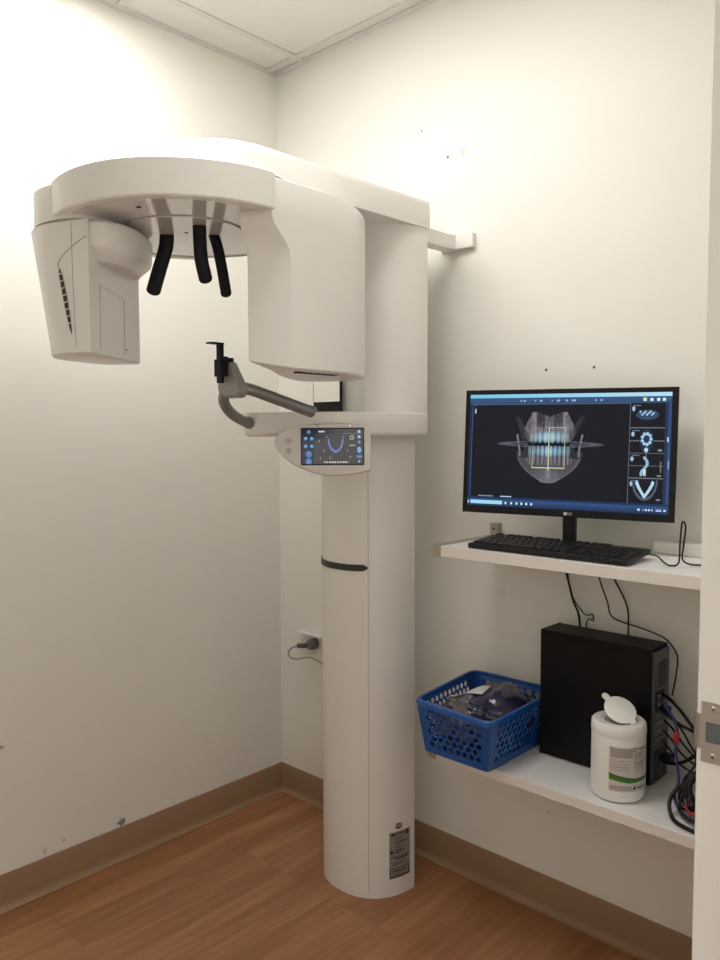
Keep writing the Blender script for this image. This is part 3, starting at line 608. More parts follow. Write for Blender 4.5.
# screen picture
def mon_pic(u, v):
    n = len(u); g = np.zeros((n, 3)); g[:] = (0.078, 0.088, 0.118)
    def rect(a, b_, c, d, col, k=1.0):
        m = (u >= a) & (u < b_) & (v >= c) & (v < d); g[m] = g[m]*(1-k) + np.array(col)*k
    def ell(cx, cy, rx, ry): return ((u-cx)/rx)**2 + ((v-cy)/ry)**2
    def nz(sx, sy, seed):   # value noise
        r = np.random.RandomState(seed).rand(sy+2, sx+2); x = np.clip(u, 0, 1)*sx; y = v*sy; i = x.astype(int); j = y.astype(int); fx = x-i; fy = y-j
        fx = fx*fx*(3-2*fx); fy = fy*fy*(3-2*fy)
        return (r[j, i]*(1-fx)+r[j, i+1]*fx)*(1-fy) + (r[j+1, i]*(1-fx)+r[j+1, i+1]*fx)*fy
    uu = u; u = u - 0.022
    tex = 0.55*nz(60, 40, 2) + 0.45*nz(130, 80, 3)
    # jaw silhouette
    c = 0.402; du = u - c; a = abs(du)
    tt = np.clip((v-0.44)/0.35, 0, 1)
    hw = np.interp(v, [0.44, 0.50, 0.57, 0.63, 0.68, 0.72, 0.75, 0.77, 0.78], [0.170, 0.170, 0.160, 0.140, 0.112, 0.080, 0.050, 0.034, 0.0])
    jaw = (v > 0.44) & (v < 0.775) & (a < hw)
    shade = 0.30 + 0.12*tex + 0.20*np.clip((v-0.60)/0.15, 0, 1)*np.clip(1 - a/0.14, 0, 1)
    edge = np.clip(1 - (hw-a)/0.018, 0, 1); col = np.stack([shade*0.98+edge*0.10, shade*0.93+edge*0.10, shade*1.0+edge*0.12], 1)
    m = jaw & ~((a > 0.128) & (v < 0.50)); g[m] = g[m]*0.25 + col[m]*0.75
    # ramus gaps
    m = jaw & (a > 0.105) & (v < 0.56); g[m] = g[m]*0.62
    # maxilla
    mw = np.interp(v, [0.16, 0.22, 0.30, 0.36, 0.42], [0.088, 0.105, 0.130, 0.125, 0.105])
    mx_ = (v > 0.16+0.05*np.clip(1-abs(a-0.075)/0.03, 0, 1)*0 + 0.045*(a < 0.045)*(1-a/0.045)) & (v < 0.42) & (a < mw)
    s2 = 0.26 + 0.22*tex + 0.12*np.clip(1-abs(a-0.075)/0.02, 0, 1); m = mx_; g[m] = np.stack([s2, s2*0.95, s2*1.0], 1)[m]
    m = mx_ & (abs(a-0.045) < 0.022) & (v < 0.30); g[m] *= 0.62
    m = (a < 0.06) & (v < 0.165+0.03*np.clip(1-a/0.06, 0, 1)) & (v > 0.1); 
    g[m] = (0.078, 0.088, 0.118)
    # zygomatic horns
    for s in (-1, 1):
        x0, x1 = (0.237, 0.285) if s < 0 else (0.565, 0.50)
        t = np.clip((v-0.20)/0.20, 0, 1); xc = x0 + (x1-x0)*t; m = (v > 0.20) & (v < 0.40) & (abs(u-xc) < 0.010 + 0.012*t); g[m] = g[m]*0.4 + np.array((0.25, 0.24, 0.26))*0.6
        xc = 0.402 + s*(0.150 + 0.02*np.clip((0.5-v)/0.2, 0, 1)); m = (v > 0.35) & (v < 0.55) & (abs(u-xc) < 0.005); g[m] = (0.45, 0.44, 0.46)
    # bite wings
    q = np.sqrt(ell(0.402, 0.438, 0.232, 0.024)); m = (abs(q-1) < 0.16) & (a > 0.07); g[m] = g[m]*0.45 + np.array((0.50, 0.48, 0.54))*0.55
    m = (abs(v-0.435+0.06*(a-0.2)) < 0.007) & (a > 0.10) & (a < 0.235); g[m] = g[m]*0.5 + np.array((0.45, 0.43, 0.50))*0.5
    m = (q < 0.9) & (a > 0.12) & (a < 0.22); g[m] = g[m]*0.6 + np.array((0.25, 0.23, 0.28))*0.4
    # dark gap between the teeth
    m = (a < 0.105) & (abs(v-0.432-0.10*a*a/0.01*0.05) < 0.020); g[m] = (0.05, 0.06, 0.08)
    # teeth
    for k in range(-4, 5):
        if k == 0: continue
        s = 1 if k > 0 else -1; i = abs(k); w = [0.017, 0.014, 0.014, 0.013][i-1]; cx = c + s*[0.017, 0.046, 0.069, 0.090][i-1]
        q = ell(cx, 0.375, w, 0.055); m = q < 1; br_ = 0.9 - 0.10*i; g[m] = g[m]*0.1 + 0.9*np.stack([0.45*br_+0.35*(1-q), 0.68*br_+0.25*(1-q), 0.86*br_+0.12*(1-q)], 1)[m]
        m = (abs(u-cx) < w*0.45) & (v > 0.27) & (v < 0.34); g[m] = g[m]*0.6 + np.array((0.5, 0.5, 0.55))*0.4
    for k in range(-5, 5):
        cx = c + (k+0.5)*0.0215; q = ell(cx, 0.50, 0.0098, 0.050); m = q < 1; f = 1-0.08*abs(k+0.5)
        g[m] = g[m]*0.2 + 0.8*np.stack([(0.42+0.3*(1-q))*f, (0.64+0.25*(1-q))*f, (0.82+0.1*(1-q))*f], 1)[m]
        m = (abs(u-cx) < 0.005) & (v > 0.54) & (v < 0.615); g[m] = g[m]*0.55 + np.array((0.58, 0.56, 0.60))*0.45
    # roots and jaw texture between the rows, brighter chin, rim of the jaw
    for k in range(-6, 7):
        cx = c + k*0.0185; m = (abs(u-cx) < 0.0035) & (((v > 0.555) & (v < 0.63 - 0.004*abs(k))) | ((v > 0.235 + 0.004*abs(k)) & (v < 0.33))); g[m] = g[m]*0.6 + np.array((0.50, 0.49, 0.53))*0.4
    q = np.sqrt((a/0.014)**2 + ((v-0.69)/0.05)**2); m = q < 1; g[m] = g[m]*0.6 + np.array((0.62, 0.60, 0.64))*0.4
    # yellow region frame
    ye = (0.80, 0.82, 0.60)
    for (a0, b0, c0, d0) in [(0.400, 0.482, 0.293, 0.298), (0.318, 0.482, 0.641, 0.647), (0.4795, 0.4825, 0.293, 0.646), (0.3165, 0.3195, 0.50, 0.646), (0.3995, 0.4025, 0.293, 0.665)]: rect(a0, b0, c0, d0, ye)
    rect(0.318, 0.40, 0.293, 0.297, ye, 0.35); rect(0.3165, 0.319, 0.293, 0.5, ye, 0.35)
    # window chrome
    u = uu
    bl = np.array((0.17, 0.29, 0.47)); k = np.clip((v-0.03)/0.07, 0, 1)[:, None]
    m = v < 0.088; g[m] = (np.array((0.20, 0.33, 0.50))*(1-k) + np.array((0.20, 0.27, 0.38))*k)[m]
    m = v < 0.032; g[m] = np.stack([0.45+0.25*u, 0.75+0.1*u, 0.88+0.05*u], 1)[m]
    for cx, w in [(0.27, 0.008), (0.285, 0.012), (0.345, 0.006), (0.37, 0.014), (0.43, 0.006), (0.455, 0.016), (0.50, 0.012), (0.53, 0.022), (0.645, 0.006), (0.67, 0.012)]: rect(cx, cx+w, 0.052, 0.068, (0.65, 0.78, 0.92), 0.75)
    for cx in (0.88, 0.91, 0.94, 0.965): rect(cx-0.007, cx+0.007, 0.05, 0.072, (0.8, 0.9, 0.97))
    rect(0.87, 0.885, 0.045, 0.07, (0.85, 0.85, 0.6))
    rect(0.02, 0.04, 0.07, 0.10, (0.2, 0.3, 0.5)); rect(0.0, 0.014, 0.09, 0.93, (0.10, 0.16, 0.28)); rect(0.014, 0.016, 0.1, 0.93, (0.30, 0.40, 0.55)); rect(0.028, 0.035, 0.13, 0.17, (0.7, 0.8, 0.9))
    rect(0.972, 0.985, 0.09, 0.93, (0.13, 0.19, 0.30)); rect(0.985, 1, 0.088, 0.93, (0.19, 0.29, 0.45)); rect(0.984, 0.990, 0.37, 0.41, (0.7, 0.8, 0.9)); rect(0.990, 0.996, 0.56, 0.63, (0.55, 0.65, 0.8))
    rect(0.016, 0.814, 0.088, 0.093, (0.32, 0.42, 0.55))
    # right column panes
    ln = (0.42, 0.44, 0.48); rect(0.812, 0.815, 0.09, 0.915, ln)
    for y in (0.29, 0.50, 0.705): rect(0.814, 0.972, y, y+0.006, ln)
    rect(0.0, 1, 0.0, 0.0, ln)
    def dot(cx, cy, rx, ry, col, kk=1.0): m = ell(cx, cy, rx, ry) < 1; g[m] = g[m]*(1-kk) + np.array(col)*kk
    for cy in (0.135, 0.345, 0.55, 0.755): dot(0.828, cy, 0.007, 0.02, (0.62, 0.74, 0.85)); rect(0.826, 0.86, cy-0.032, cy-0.024, (0.35, 0.45, 0.58))
    dot(0.892, 0.185, 0.052, 0.042, (0.20, 0.27, 0.38)); 
    for i in range(9): dot(0.860+0.0075*i, 0.172+0.012*((i*5) % 3-1), 0.004, 0.010, (0.65, 0.82, 0.92))
    rect(0.890, 0.893, 0.30, 0.70, (0.55, 0.66, 0.60), 0.8); rect(0.814, 0.972, 0.398, 0.403, ln); rect(0.814, 0.972, 0.605, 0.610, ln)
    dot(0.891, 0.40, 0.032, 0.10, (0.14, 0.19, 0.27), 0.8)
    for i in range(9):
        th = i*0.7; dot(0.891+0.020*math.cos(th), 0.385+0.045*math.sin(th), 0.007, 0.014, (0.62, 0.78, 0.90))
    dot(0.891, 0.475, 0.009, 0.02, (0.7, 0.8, 0.85))
    for i in range(14):
        t = i/13; dot(0.885+0.014*math.sin(t*5), 0.54+0.14*t, 0.006, 0.012, (0.55, 0.70, 0.80)); 
    dot(0.886, 0.66, 0.008, 0.03, (0.75, 0.82, 0.85)); rect(0.955, 0.962, 0.57, 0.66, (0.6, 0.6, 0.62), 0.6)
    q = np.sqrt(((u-0.89)/0.055)**2 + ((v-0.72)/0.16)**2); m = (abs(q-1) < 0.08) & (v > 0.725); g[m] = (0.30, 0.34, 0.40)
    for s in (-1, 1):
        for i in range(10):
            t = i/9; dot(0.890+s*(0.036-0.034*t**1.3), 0.745+0.11*t, 0.0055*(1.25-0.4*t), 0.016, (0.68, 0.82, 0.90))
    for y in (0.47, 0.68, 0.875): rect(0.945, 0.962, y, y+0.014, (0.5, 0.55, 0.6))
    # status bars
    rect(0, 1, 0.915, 0.935, (0.10, 0.19, 0.34)); m = v >= 0.935; k = np.clip((v-0.935)/0.065, 0, 1)[:, None]; g[m] = (np.array((0.20, 0.32, 0.50))*(1-k) + np.array((0.10, 0.18, 0.31))*k)[m]
    rect(0.06, 0.14, 0.905, 0.912, (0.5, 0.6, 0.7)); rect(0.18, 0.24, 0.905, 0.914, (0.75, 0.82, 0.9))
    rect(0.018, 0.19, 0.950, 0.982, (0.62, 0.82, 0.92)); rect(0.004, 0.010, 0.958, 0.975, (0.9, 0.95, 1))
    for cx in (0.205, 0.235, 0.262, 0.288, 0.315, 0.340): rect(cx, cx+0.009, 0.958, 0.978, (0.80, 0.90, 0.97))
    for a0, b0 in [(0.86, 0.872), (0.885, 0.889), (0.895, 0.905), (0.91, 0.918), (0.925, 0.930), (0.945, 0.970), (0.98, 0.988)]: rect(a0, b0, 0.960, 0.978, (0.75, 0.85, 0.95))
    rect(0.944, 0.972, 0.966, 0.968, (0.1, 0.2, 0.35))
    return g
sl, sr, st, sb = -W_/2+0.0130, W_/2-0.0150, Hh/2-0.0125, -Hh/2+0.0190
picture('screen', mon_pic, 430, 250, lambda u, v: MM @ Vector((sl + (sr-sl)*u, st + (sb-st)*v, 0.0004)), M_SCREEN, mon)
ML = mat('logo_grey', (0.55, 0.55, 0.56), 0.4)
lm = MM @ Matrix.Translation((0.010, -Hh/2+0.0092, 0.0006))
text('logo_text', 'LG', 0.0095, lm @ Matrix.Translation((0.0095, 0, 0)), ML, mon)
b = NB(); lathe(b, [(0.0001, 0.0004), (0.0045, 0.0004), (0.0045, 0)], (0, 0, 0), 20, mx=lm @ Matrix.Translation((-0.002, 0, 0))); obj('logo_mark', b, ML, mon)
# stand
nk = MM @ Vector((0.014, -Hh/2+0.03, -0.02))
b = NB(); loft(b, [[(nk.x-0.016, nk.y-0.006, z), (nk.x+0.016, nk.y+0.003, z), (nk.x+0.013, nk.y+0.018, z), (nk.x-0.019, nk.y+0.009, z)] for z in (ZU+0.008, nk.z+0.02)]); obj('stand_neck', b, M_BLACK, mon, bevel=0.002)
b = NB(); lathe(b, [(0.0001, 0), (0.090, 0), (0.092, 0.003), (0.085, 0.007), (0.04, 0.010), (0.0001, 0.010)], (nk.x, -0.106, ZU), 48, sx=1.0, sy=0.42); obj('stand_base', b, M_BLACK, mon, smooth=40)

# ------------------------------------------------------------------ keyboard
K0, K1 = Vector((1.0945, -0.290, ZU)), Vector((1.5330, -0.288, ZU)); kd = (K1-K0).normalized(); kw = (K1-K0).length; kdep = 0.142
kt = math.atan2(0.012, kdep); ky = Vector((-kd.y, kd.x, 0))
kb = thing('keyboard', 'black full-size keyboard on the upper shelf below the monitor', 'keyboard', tuple(K0 + kd*kw/2 + ky*kdep/2))
KM = Matrix((kd, (ky*math.cos(kt) + Vector((0, 0, math.sin(kt)))), kd.cross(ky*math.cos(kt) + Vector((0, 0, math.sin(kt)))))).transposed().to_4x4(); KM.translation = K0
b = NB(); prism(b, [(0, 0), (kw, 0), (kw-0.004, kdep), (0.004, kdep)], 0.0012, 0.014, rt=0.002, rb=0.002)
for v in b.verts: v.co = KM @ v.co
obj('body', b, M_KEY, kb, smooth=30)
for sx_ in (0.03, kw-0.07): obj('riser_foot', bx(K0.x+sx_, K0.x+sx_+0.04, K0.y+kdep-0.03, K0.y+kdep-0.015, ZU, ZU+0.011), M_BLACKM, kb)
# key layout, unit pitch
un = (kw-0.022)/22.9; rows = []
def keyrow(r, y, widths):
    x = 0
    for w in widths:
        if w > 0: rows.append((x, y, w, 1))
        x += abs(w)
keyrow(0, 5.35, [1, -1, 1, 1, 1, 1, -0.5, 1, 1, 1, 1, -0.5, 1, 1, 1, 1, -0.35, 1, 1, 1])
keyrow(1, 4.0, [1]*13 + [2, -0.35, 1, 1, 1, -0.35, 1, 1, 1, 1])
keyrow(2, 3.0, [1.5] + [1]*12 + [1.5, -0.35, 1, 1, 1, -0.35, 1, 1, 1])
keyrow(3, 2.0, [1.75] + [1]*11 + [2.25, -3.7, 1, 1, 1])
keyrow(4, 1.0, [2.25] + [1]*10 + [2.75, -1.35, 1, -1.35, 1, 1, 1])
keyrow(5, 0.0, [1.25, 1.25, 1.25, 6.25, 1.25, 1.25, 1.25, 1.25, -0.35, 1, 1, 1, -0.35, 2, 1])
rows.append((21.7, 2.0, 1, 2)); rows.append((21.7, 0.0, 1, 2))
rows.sort(key=lambda r: r[1]); vp = (kdep-0.016)/6.4
meshes = {}
def keymesh(w, h):
    if (w, h) not in meshes:
        b = NB(); a, c_ = un*w/2-0.0008, vp*h/2-0.0008
        loft(b, [[(-a, -c_, 0), (a, -c_, 0), (a, c_, 0), (-a, c_, 0)], [(-a+0.0018, -c_+0.0012, 0.0055), (a-0.0018, -c_+0.0012, 0.0055), (a-0.0018, c_-0.0022, 0.0055), (-a+0.0018, c_-0.0022, 0.0055)]])
        bmesh.ops.recalc_face_normals(b, faces=b.faces)
        me = bpy.data.meshes.new('key'); b.to_mesh(me); b.free(); me.transform(KM.to_3x3().to_4x4()); me.materials.append(M_KEY); meshes[(w, h)] = me
    return meshes[(w, h)]
rest = NB(); off = orgof(kb)
for i, (x, y, w, h) in enumerate(rows):
    p = KM @ Vector((0.011 + (x+w/2)*un, 0.008 + (y+h/2)*vp, 0.0138))
    if i < 100:
        k = bpy.data.objects.new('key', keymesh(w, h)); COL.objects.link(k); k.parent = kb; k.location = p - off
    else:
        me = keymesh(w, h).copy(); me.transform(Matrix.Translation(p)); rest.from_mesh(me)
kr = obj('back_row_keys', rest, M_KEY, kb); kr['kind'] = 'stuff'
# keyboard cord, standing up in a loop
b = NB(); tube(b, [tuple(K1 + ky*0.125 + Vector((-0.004, 0, 0.016))), (1.553, -0.165, ZU+0.012), (1.575, -0.185, ZU+0.004), (1.605, -0.22, ZU+0.003), (1.622, -0.215, ZU+0.010), (1.6205, -0.205, ZU+0.05), (1.6225, -0.203, ZU+0.095), (1.627, -0.202, ZU+0.103), (1.631, -0.201, ZU+0.09), (1.627, -0.200, ZU+0.05), (1.6235, -0.195, ZU+0.016), (1.64, -0.18, ZU+0.004), (1.68, -0.14, ZU+0.003), (1.75, -0.12, ZU+0.003), (1.90, -0.10, ZU+0.003)], 0.0020, 8, 8)
obj('cord', b, M_BLACK, kb, smooth=60, label='black cord standing up in a narrow loop')
# white power bar lying against the wall
t = thing('power_strip', 'long white bar lying against the wall right of the monitor', 'power strip', (1.72, -0.03, ZU))
obj('body', bx(1.490, 1.93, -0.046, -0.004, ZU, ZU+0.031), M_WHITE, t, bevel=0.003)
for i in range(5): obj('socket_face', bx(1.54+i*0.07, 1.565+i*0.07, -0.036, -0.014, ZU+0.0312, ZU+0.0318), M_GREYC, t)

# ------------------------------------------------------------------ desktop computer
PX0, PX1, PY0, PY1, PH = 1.228, 1.534, -0.128, -0.030, 0.344
pc = thing('desktop_computer', 'slim black desktop computer standing on the lower shelf', 'computer', ((PX0+PX1)/2, (PY0+PY1)/2, ZL))
b = NB(); box(b, PX0, PX1-0.006, PY0, PY1, ZL+0.002, ZL+PH); obj('case', b, mat('pc_black', (0.004, 0.004, 0.005), 0.5, spec=0.2), pc, bevel=0.0015)
b = bx(PX0-0.006, PX0-0.0005, PY0-0.002, PY1+0.002, ZL, ZL+PH+0.001); obj('front_bezel', b, M_BLACK, pc, bevel=0.001)
b = bx(PX0-0.0003, PX1-0.004, PY0-0.0025, PY0-0.0003, ZL+0.006, ZL+PH-0.014); obj('side_cover', b, mat('pc_side', (0.004, 0.004, 0.005), 0.42, spec=0.2), pc, bevel=0.0006)
b = bx(PX1-0.006, PX1, PY0+0.004, PY1-0.004, ZL+0.006, ZL+PH-0.008); rp = obj('rear_panel', b, M_PCMET, pc)
def on_rear(name, y0, y1, z0, z1, m, d=0.002, bev=0): return obj(name, bx(PX1, PX1+d, PY0+y0, PY0+y1, ZL+z0, ZL+z1), m, rp, bevel=bev)
on_rear('power_supply', 0.012, 0.086, 0.010, 0.085, mat('psu_grey', (0.04, 0.04, 0.042), 0.5), 0.0015)
b = NB(); lathe(b, [(0.030, 0.0005), (0.030, 0.003), (0.027, 0.003), (0.027, 0.0005)], (0, 0, 0), 28, cap=False, mx=frame_m((PX1+0.001, PY0+0.046, ZL+0.048), (0, 1, 0), (1, 0, 0)))
for i in range(5):
    a = i*math.pi/5; mx = frame_m((PX1+0.0035, PY0+0.046, ZL+0.048), (0, 1, 0), (1, 0, 0)) @ Matrix.Rotation(a, 4, 'Z'); box(b, -0.028, 0.028, -0.0008, 0.0008, -0.001, 0, mx=mx)
lathe(b, [(0.0001, 0.0004), (0.010, 0.0004), (0.010, 0)], (0, 0, 0), 16, mx=frame_m((PX1+0.003, PY0+0.046, ZL+0.048), (0, 1, 0), (1, 0, 0)))
obj('fan_guard', b, M_PCMET, rp)
for i in range(4): on_rear('expansion_slot', 0.014, 0.082, 0.105+i*0.021, 0.119+i*0.021, mat('slot_metal', (0.22, 0.22, 0.22), 0.45, metal=0.5), 0.0015)
on_rear('port_block', 0.016, 0.060, 0.195, 0.235, M_DARK, 0.004)
for i in range(3): on_rear('port', 0.020, 0.034, 0.200+i*0.011, 0.207+i*0.011, mat('port_grey', (0.2, 0.21, 0.24), 0.4), 0.0048)
b = NB()
for i in range(6):
    for j in range(5): box(b, PX1, PX1+0.0008, PY0+0.030+j*0.010, PY0+0.036+j*0.010, ZL+0.245+i*0.011, ZL+0.252+i*0.011)
obj('vent_grille', b, M_DARK, rp)

# ------------------------------------------------------------------ wipes canister
cc = Vector((1.486, -0.2125, ZL)); CR = 0.0635
can = thing('wipes_canister', 'white wipes canister with open flip lid and green striped label on the lower shelf', 'canister', tuple(cc))
b = NB(); lathe(b, [(0.0001, 0.001), (0.050, 0), (0.058, 0.002), (0.0625, 0.008), (CR, 0.016), (CR, 0.154), (0.0625, 0.1572)], cc, 64); obj('body', b, M_WHITE, can, smooth=40)
b = NB(); lathe(b, [(0.062, 0.1570), (0.0640, 0.1575), (0.0645, 0.162), (0.0635, 0.180), (0.060, 0.1845), (0.056, 0.1855), (0.053, 0.1835), (0.042, 0.1835), (0.040, 0.1815), (0.034, 0.1815), (0.0335, 0.175), (0.0001, 0.175)], cc, 64); lid = obj('lid', b, M_WHITE, can, smooth=35)
b = NB(); lathe(b, [(0.0330, 0.1758), (0.0001, 0.1760)], cc, 32, cap=False); obj('opening', b, mat('opening_shade', (0.45, 0.43, 0.40), 0.6), lid)
# flip cap: oval disc hinged at the right front rim, leaning open
vx = Vector((0.73, 0.68, 0.0))                      # across the lid as seen from the doorway
hinge = cc + Vector((0.040, -0.006, 0.1845))
cmid = Vector((1.488, -0.2110, ZL+0.2065))
ex = (hinge + Vector((0, 0, 0.002)) - cmid).normalized(); toc = Vector((0.50, -0.56, 0.75)); ezv = (toc - ex*toc.dot(ex)).normalized()
FM = frame_m(cmid, ex, ezv)
cl = [(0.0400*math.cos(t), 0.0345*math.sin(t)) for t in [2*math.pi*k/40 for k in range(40)]]
b = NB(); prism(b, cl, -0.002, 0.0015, rt=0.001, rb=0.001); dh = (hinge-cmid).length
prism(b, [(0.030, -0.009), (dh+0.001, -0.007), (dh+0.001, 0.007), (0.030, 0.009)], -0.0018, 0.0010, 0)
prism(b, smooth_poly([(-0.037, -0.008), (-0.037, 0.008), (-0.054, 0.008), (-0.058, 0.0), (-0.054, -0.008)], 2), -0.0018, 0.0012, 0)
for v in b.verts: v.co = FM @ v.co
obj('flip_cap', b, M_WHITE, lid, smooth=35)
camdir = math.atan2(-2.0-cc.y, 2.31-cc.x)
def can_lab(u, v):
    n = len(u); g = np.full((n, 3), 0.80)*np.array([1, 0.975, 0.94]); rs = np.random.RandomState(5)
    def rect(a, b_, c, d, col, k=1.0):
        m = (u >= a) & (u < b_) & (v >= c) & (v < d); g[m] = g[m]*(1-k) + np.array(col)*k
    gr = (0.50, 0.48, 0.46); pk = (0.66, 0.62, 0.59)
    rect(0.02, 0.53, 0.03, 0.24, pk, 0.9); rect(0.02, 0.14, 0.0, 0.02, gr, 0.8)
    for i in range(9): y = 0.045+i*0.021; rect(0.03, 0.50, y, y+0.008, gr, 0.5)
    for i, y in enumerate([0.27, 0.30, 0.33, 0.36, 0.39, 0.44, 0.48, 0.52]): rect(0.02, 0.30+0.22*rs.rand(), y, y+0.010, gr, 0.8)
    rect(0.55, 0.66, 0.02, 0.035, (0.3, 0.3, 0.3)); rect(0.55, 0.57, 0.02, 0.09, (0.3, 0.3, 0.3)); rect(0.55, 0.66, 0.08, 0.095, (0.3, 0.3, 0.3)); rect(0.70, 0.95, 0.03, 0.08, gr, 0.7)
    for i in range(12): y = 0.13+i*0.035; rect(0.56, 0.78+0.2*rs.rand(), y, y+0.014, (0.33, 0.32, 0.31), 0.85 if i % 3 == 0 else 0.55)
    top_ = 0.60 + 0.14*np.sin(np.clip(u, 0, 1)*1.7) ; bt = 0.73 + 0.11*np.sin(np.clip(u, 0, 1)*1.6)
    top_ = 0.585 + 0.115*np.clip(u/0.6, 0, 1)**0.8; bt = 0.735 + 0.065*np.clip(u/0.45, 0, 1) - 0.03*np.clip((u-0.45)/0.5, 0, 1)
    m = (v > top_) & (v < bt); g[m] = (0.22, 0.47, 0.14); m = (v > top_) & (v < top_+0.02); g[m] = (0.10, 0.22, 0.08)
    rect(0.02, 0.53, 0.86, 0.97, pk, 0.8)
    for i in range(4): y = 0.868+i*0.026; rect(0.02, 0.48, y, y+0.010, gr, 0.5)
    for i in range(8): y = 0.86+i*0.011; w = 0.006+0.0055*i; rect(0.585-w, 0.585+w, y, y+0.011, (0.08, 0.08, 0.08))
    rect(0.65, 0.9, 0.89, 0.93, (0.35, 0.34, 0.33)); return g
def cpos(u, v):
    a = camdir - 0.33 + 1.65*u; z = 0.138 - 0.107*v; return (cc.x + (CR+0.0004)*math.cos(a), cc.y + (CR+0.0004)*math.sin(a), cc.z + z)
picture('product_label', can_lab, 130, 110, cpos, M_LABEL, can, smooth=True)

# ------------------------------------------------------------------ blue basket
bk = thing('plastic_basket', 'blue perforated plastic basket at the left end of the lower shelf', 'basket', (1.085, -0.19, ZL))
A0, B0, C0, D0 = (0.985, -0.330), (1.190, -0.332), (1.192, -0.062), (0.965, -0.062)      # bottom corners
A1, B1, C1, D1 = (0.970, -0.352), (1.222, -0.368), (1.210, -0.022), (0.932, -0.030)       # rim corners
BHt = 0.146; zb, zr = ZL+0.001, ZL+BHt
b = NB()
def P3(p, q, t, z): return Vector((p[0]+(q[0]-p[0])*t, p[1]+(q[1]-p[1])*t, z))
def wall_pt(a0, b0, a1, b1, u, v):
    lo = P3(a0, b0, u, zb); hi = P3(a1, b1, u, zr); return lo + (hi-lo)*v
def basket_wall(bm, a0, b0, a1, b1, cols, rows_, skew=0.0):
    W = lambda u, v: wall_pt(a0, b0, a1, b1, u, v)
    m = 0.09; u0, u1, v0, v1 = m, 1-m, 0.13, 0.90
    def quad(ua, ub, va, vb): bm.faces.new([bm.verts.new(W(*q)) for q in [(ua, va), (ub, va), (ub, vb), (ua, vb)]])
    quad(0, u0, 0, 1); quad(u1, 1, 0, 1); quad(u0, u1, 0, v0); quad(u0, u1, v1, 1)
    ch = (v1-v0)/rows_; cw = (u1-u0)/cols
    for r in range(rows_):
        off = 0.5*(r % 2); n = cols - (1 if r % 2 else 0); va = v0+r*ch
        if r % 2: quad(u0, u0+cw*0.5, va, va+ch); quad(u1-cw*0.5, u1, va, va+ch)
        for c in range(n):
            ua = u0+(c+off)*cw; O = []; I = []
            for k in range(8):
                t = k*math.pi/4; cx_, sy_ = math.cos(t), math.sin(t); mxx = max(abs(cx_), abs(sy_))
                O.append(bm.verts.new(W(ua+cw/2*(1+cx_/mxx), va+ch/2*(1+sy_/mxx)))); I.append(bm.verts.new(W(ua+cw/2*(1+cx_*0.80+skew*sy_*0.14), va+ch/2*(1+sy_*0.92))))
            for k in range(8): bm.faces.new((O[k], O[(k+1) % 8], I[(k+1) % 8], I[k]))
for (p, q, p1, q1, cols) in [(A0, B0, A1, B1, 8), (B0, C0, B1, C1, 11), (C0, D0, C1, D1, 8), (D0, A0, D1, A1, 11)]: basket_wall(b, p, q, p1, q1, cols, 6, 0.9)
b.faces.new([b.verts.new((*p, zb)) for p in (A0, B0, C0, D0)])
bmesh.ops.remove_doubles(b, verts=b.verts, dist=0.0003)
bo = obj('basket_body', b, M_BLUE, bk); md = bo.modifiers.new('solid', 'SOLIDIFY'); md.thickness = 0.0026; md.offset = 0.0
def rounded(cs, r, n=5):
    out = []; N = len(cs)
    for i in range(N):
        p = Vector(cs[i]); a = (Vector(cs[i-1])-p).normalized(); c_ = (Vector(cs[(i+1) % N])-p).normalized()
        for k in range(n+1):
            t = k/n; out.append(tuple((p+a*r)*(1-t)**2 + p*2*t*(1-t) + (p+c_*r)*t*t))
    return out
rim = rounded([A1, B1, C1, D1], 0.030); lo_ = []
outer = scale_loop(rim, -0.007, zr)
b = NB(); inner = scale_loop(rim, 0.003, zr)
ring_loops = [[(p[0], p[1], zr-0.014) for p in scale_loop(rim, -0.0045, 0)], [(p[0], p[1], zr-0.012) for p in scale_loop(rim, -0.0075, 0)], [(p[0], p[1], zr+0.001) for p in outer], [(p[0], p[1], zr+0.004) for p in scale_loop(rim, -0.004, 0)], [(p[0], p[1], zr+0.003) for p in inner], [(p[0], p[1], zr-0.004) for p in inner], [(p[0], p[1], zr-0.004) for p in scale_loop(rim, -0.0035, 0)]]
loft(b, ring_loops + [ring_loops[0]], cap=False); bmesh.ops.remove_doubles(b, verts=b.verts, dist=0.0002); obj('rim', b, M_BLUE, bk, smooth=40)
# bag of dark items in the basket
def lump(name, c, sx, sy, sz, seed, m, amp=0.18, freq=7, sub=5):
    from mathutils import noise
    b = NB(); bmesh.ops.create_icosphere(b, subdivisions=sub, radius=1)
    for v in b.verts:
        d = v.co.normalized(); k = 1 + amp*noise.noise(d*2.2+Vector((seed, 0, 0))) + amp*0.5*abs(noise.noise(d*4+Vector((0, seed, 0)))) - amp*0.30*abs(noise.noise(d*9+Vector((0, 0, seed)))) - amp*0.14*abs(noise.noise(d*19+Vector((seed, 0, seed))))
        v.co = Vector((c[0]+d.x*sx*k, c[1]+d.y*sy*k, max(c[2]-sz*0.8, c[2]+d.z*sz*k)))
    return b
bagm = mat('dark_plastic_bag', (0.022, 0.020, 0.060), 0.25, coat=0.4, var=0.6, vscale=30, bump=0.8, bscale=60)
bagt = thing('plastic_bag', 'crumpled dark blue plastic bag with a white label inside the basket', 'bag', (1.09, -0.17, ZL+0.004))
from mathutils.bvhtree import BVHTree
bb1 = lump('b', (1.116, -0.178, ZL+0.094), 0.088, 0.134, 0.076, 4.4, bagm); bb2 = lump('b', (1.066, -0.255, ZL+0.086), 0.078, 0.076, 0.066, 8.3, bagm, 0.22)
trees = [BVHTree.FromBMesh(bb1), BVHTree.FromBMesh(bb2)]
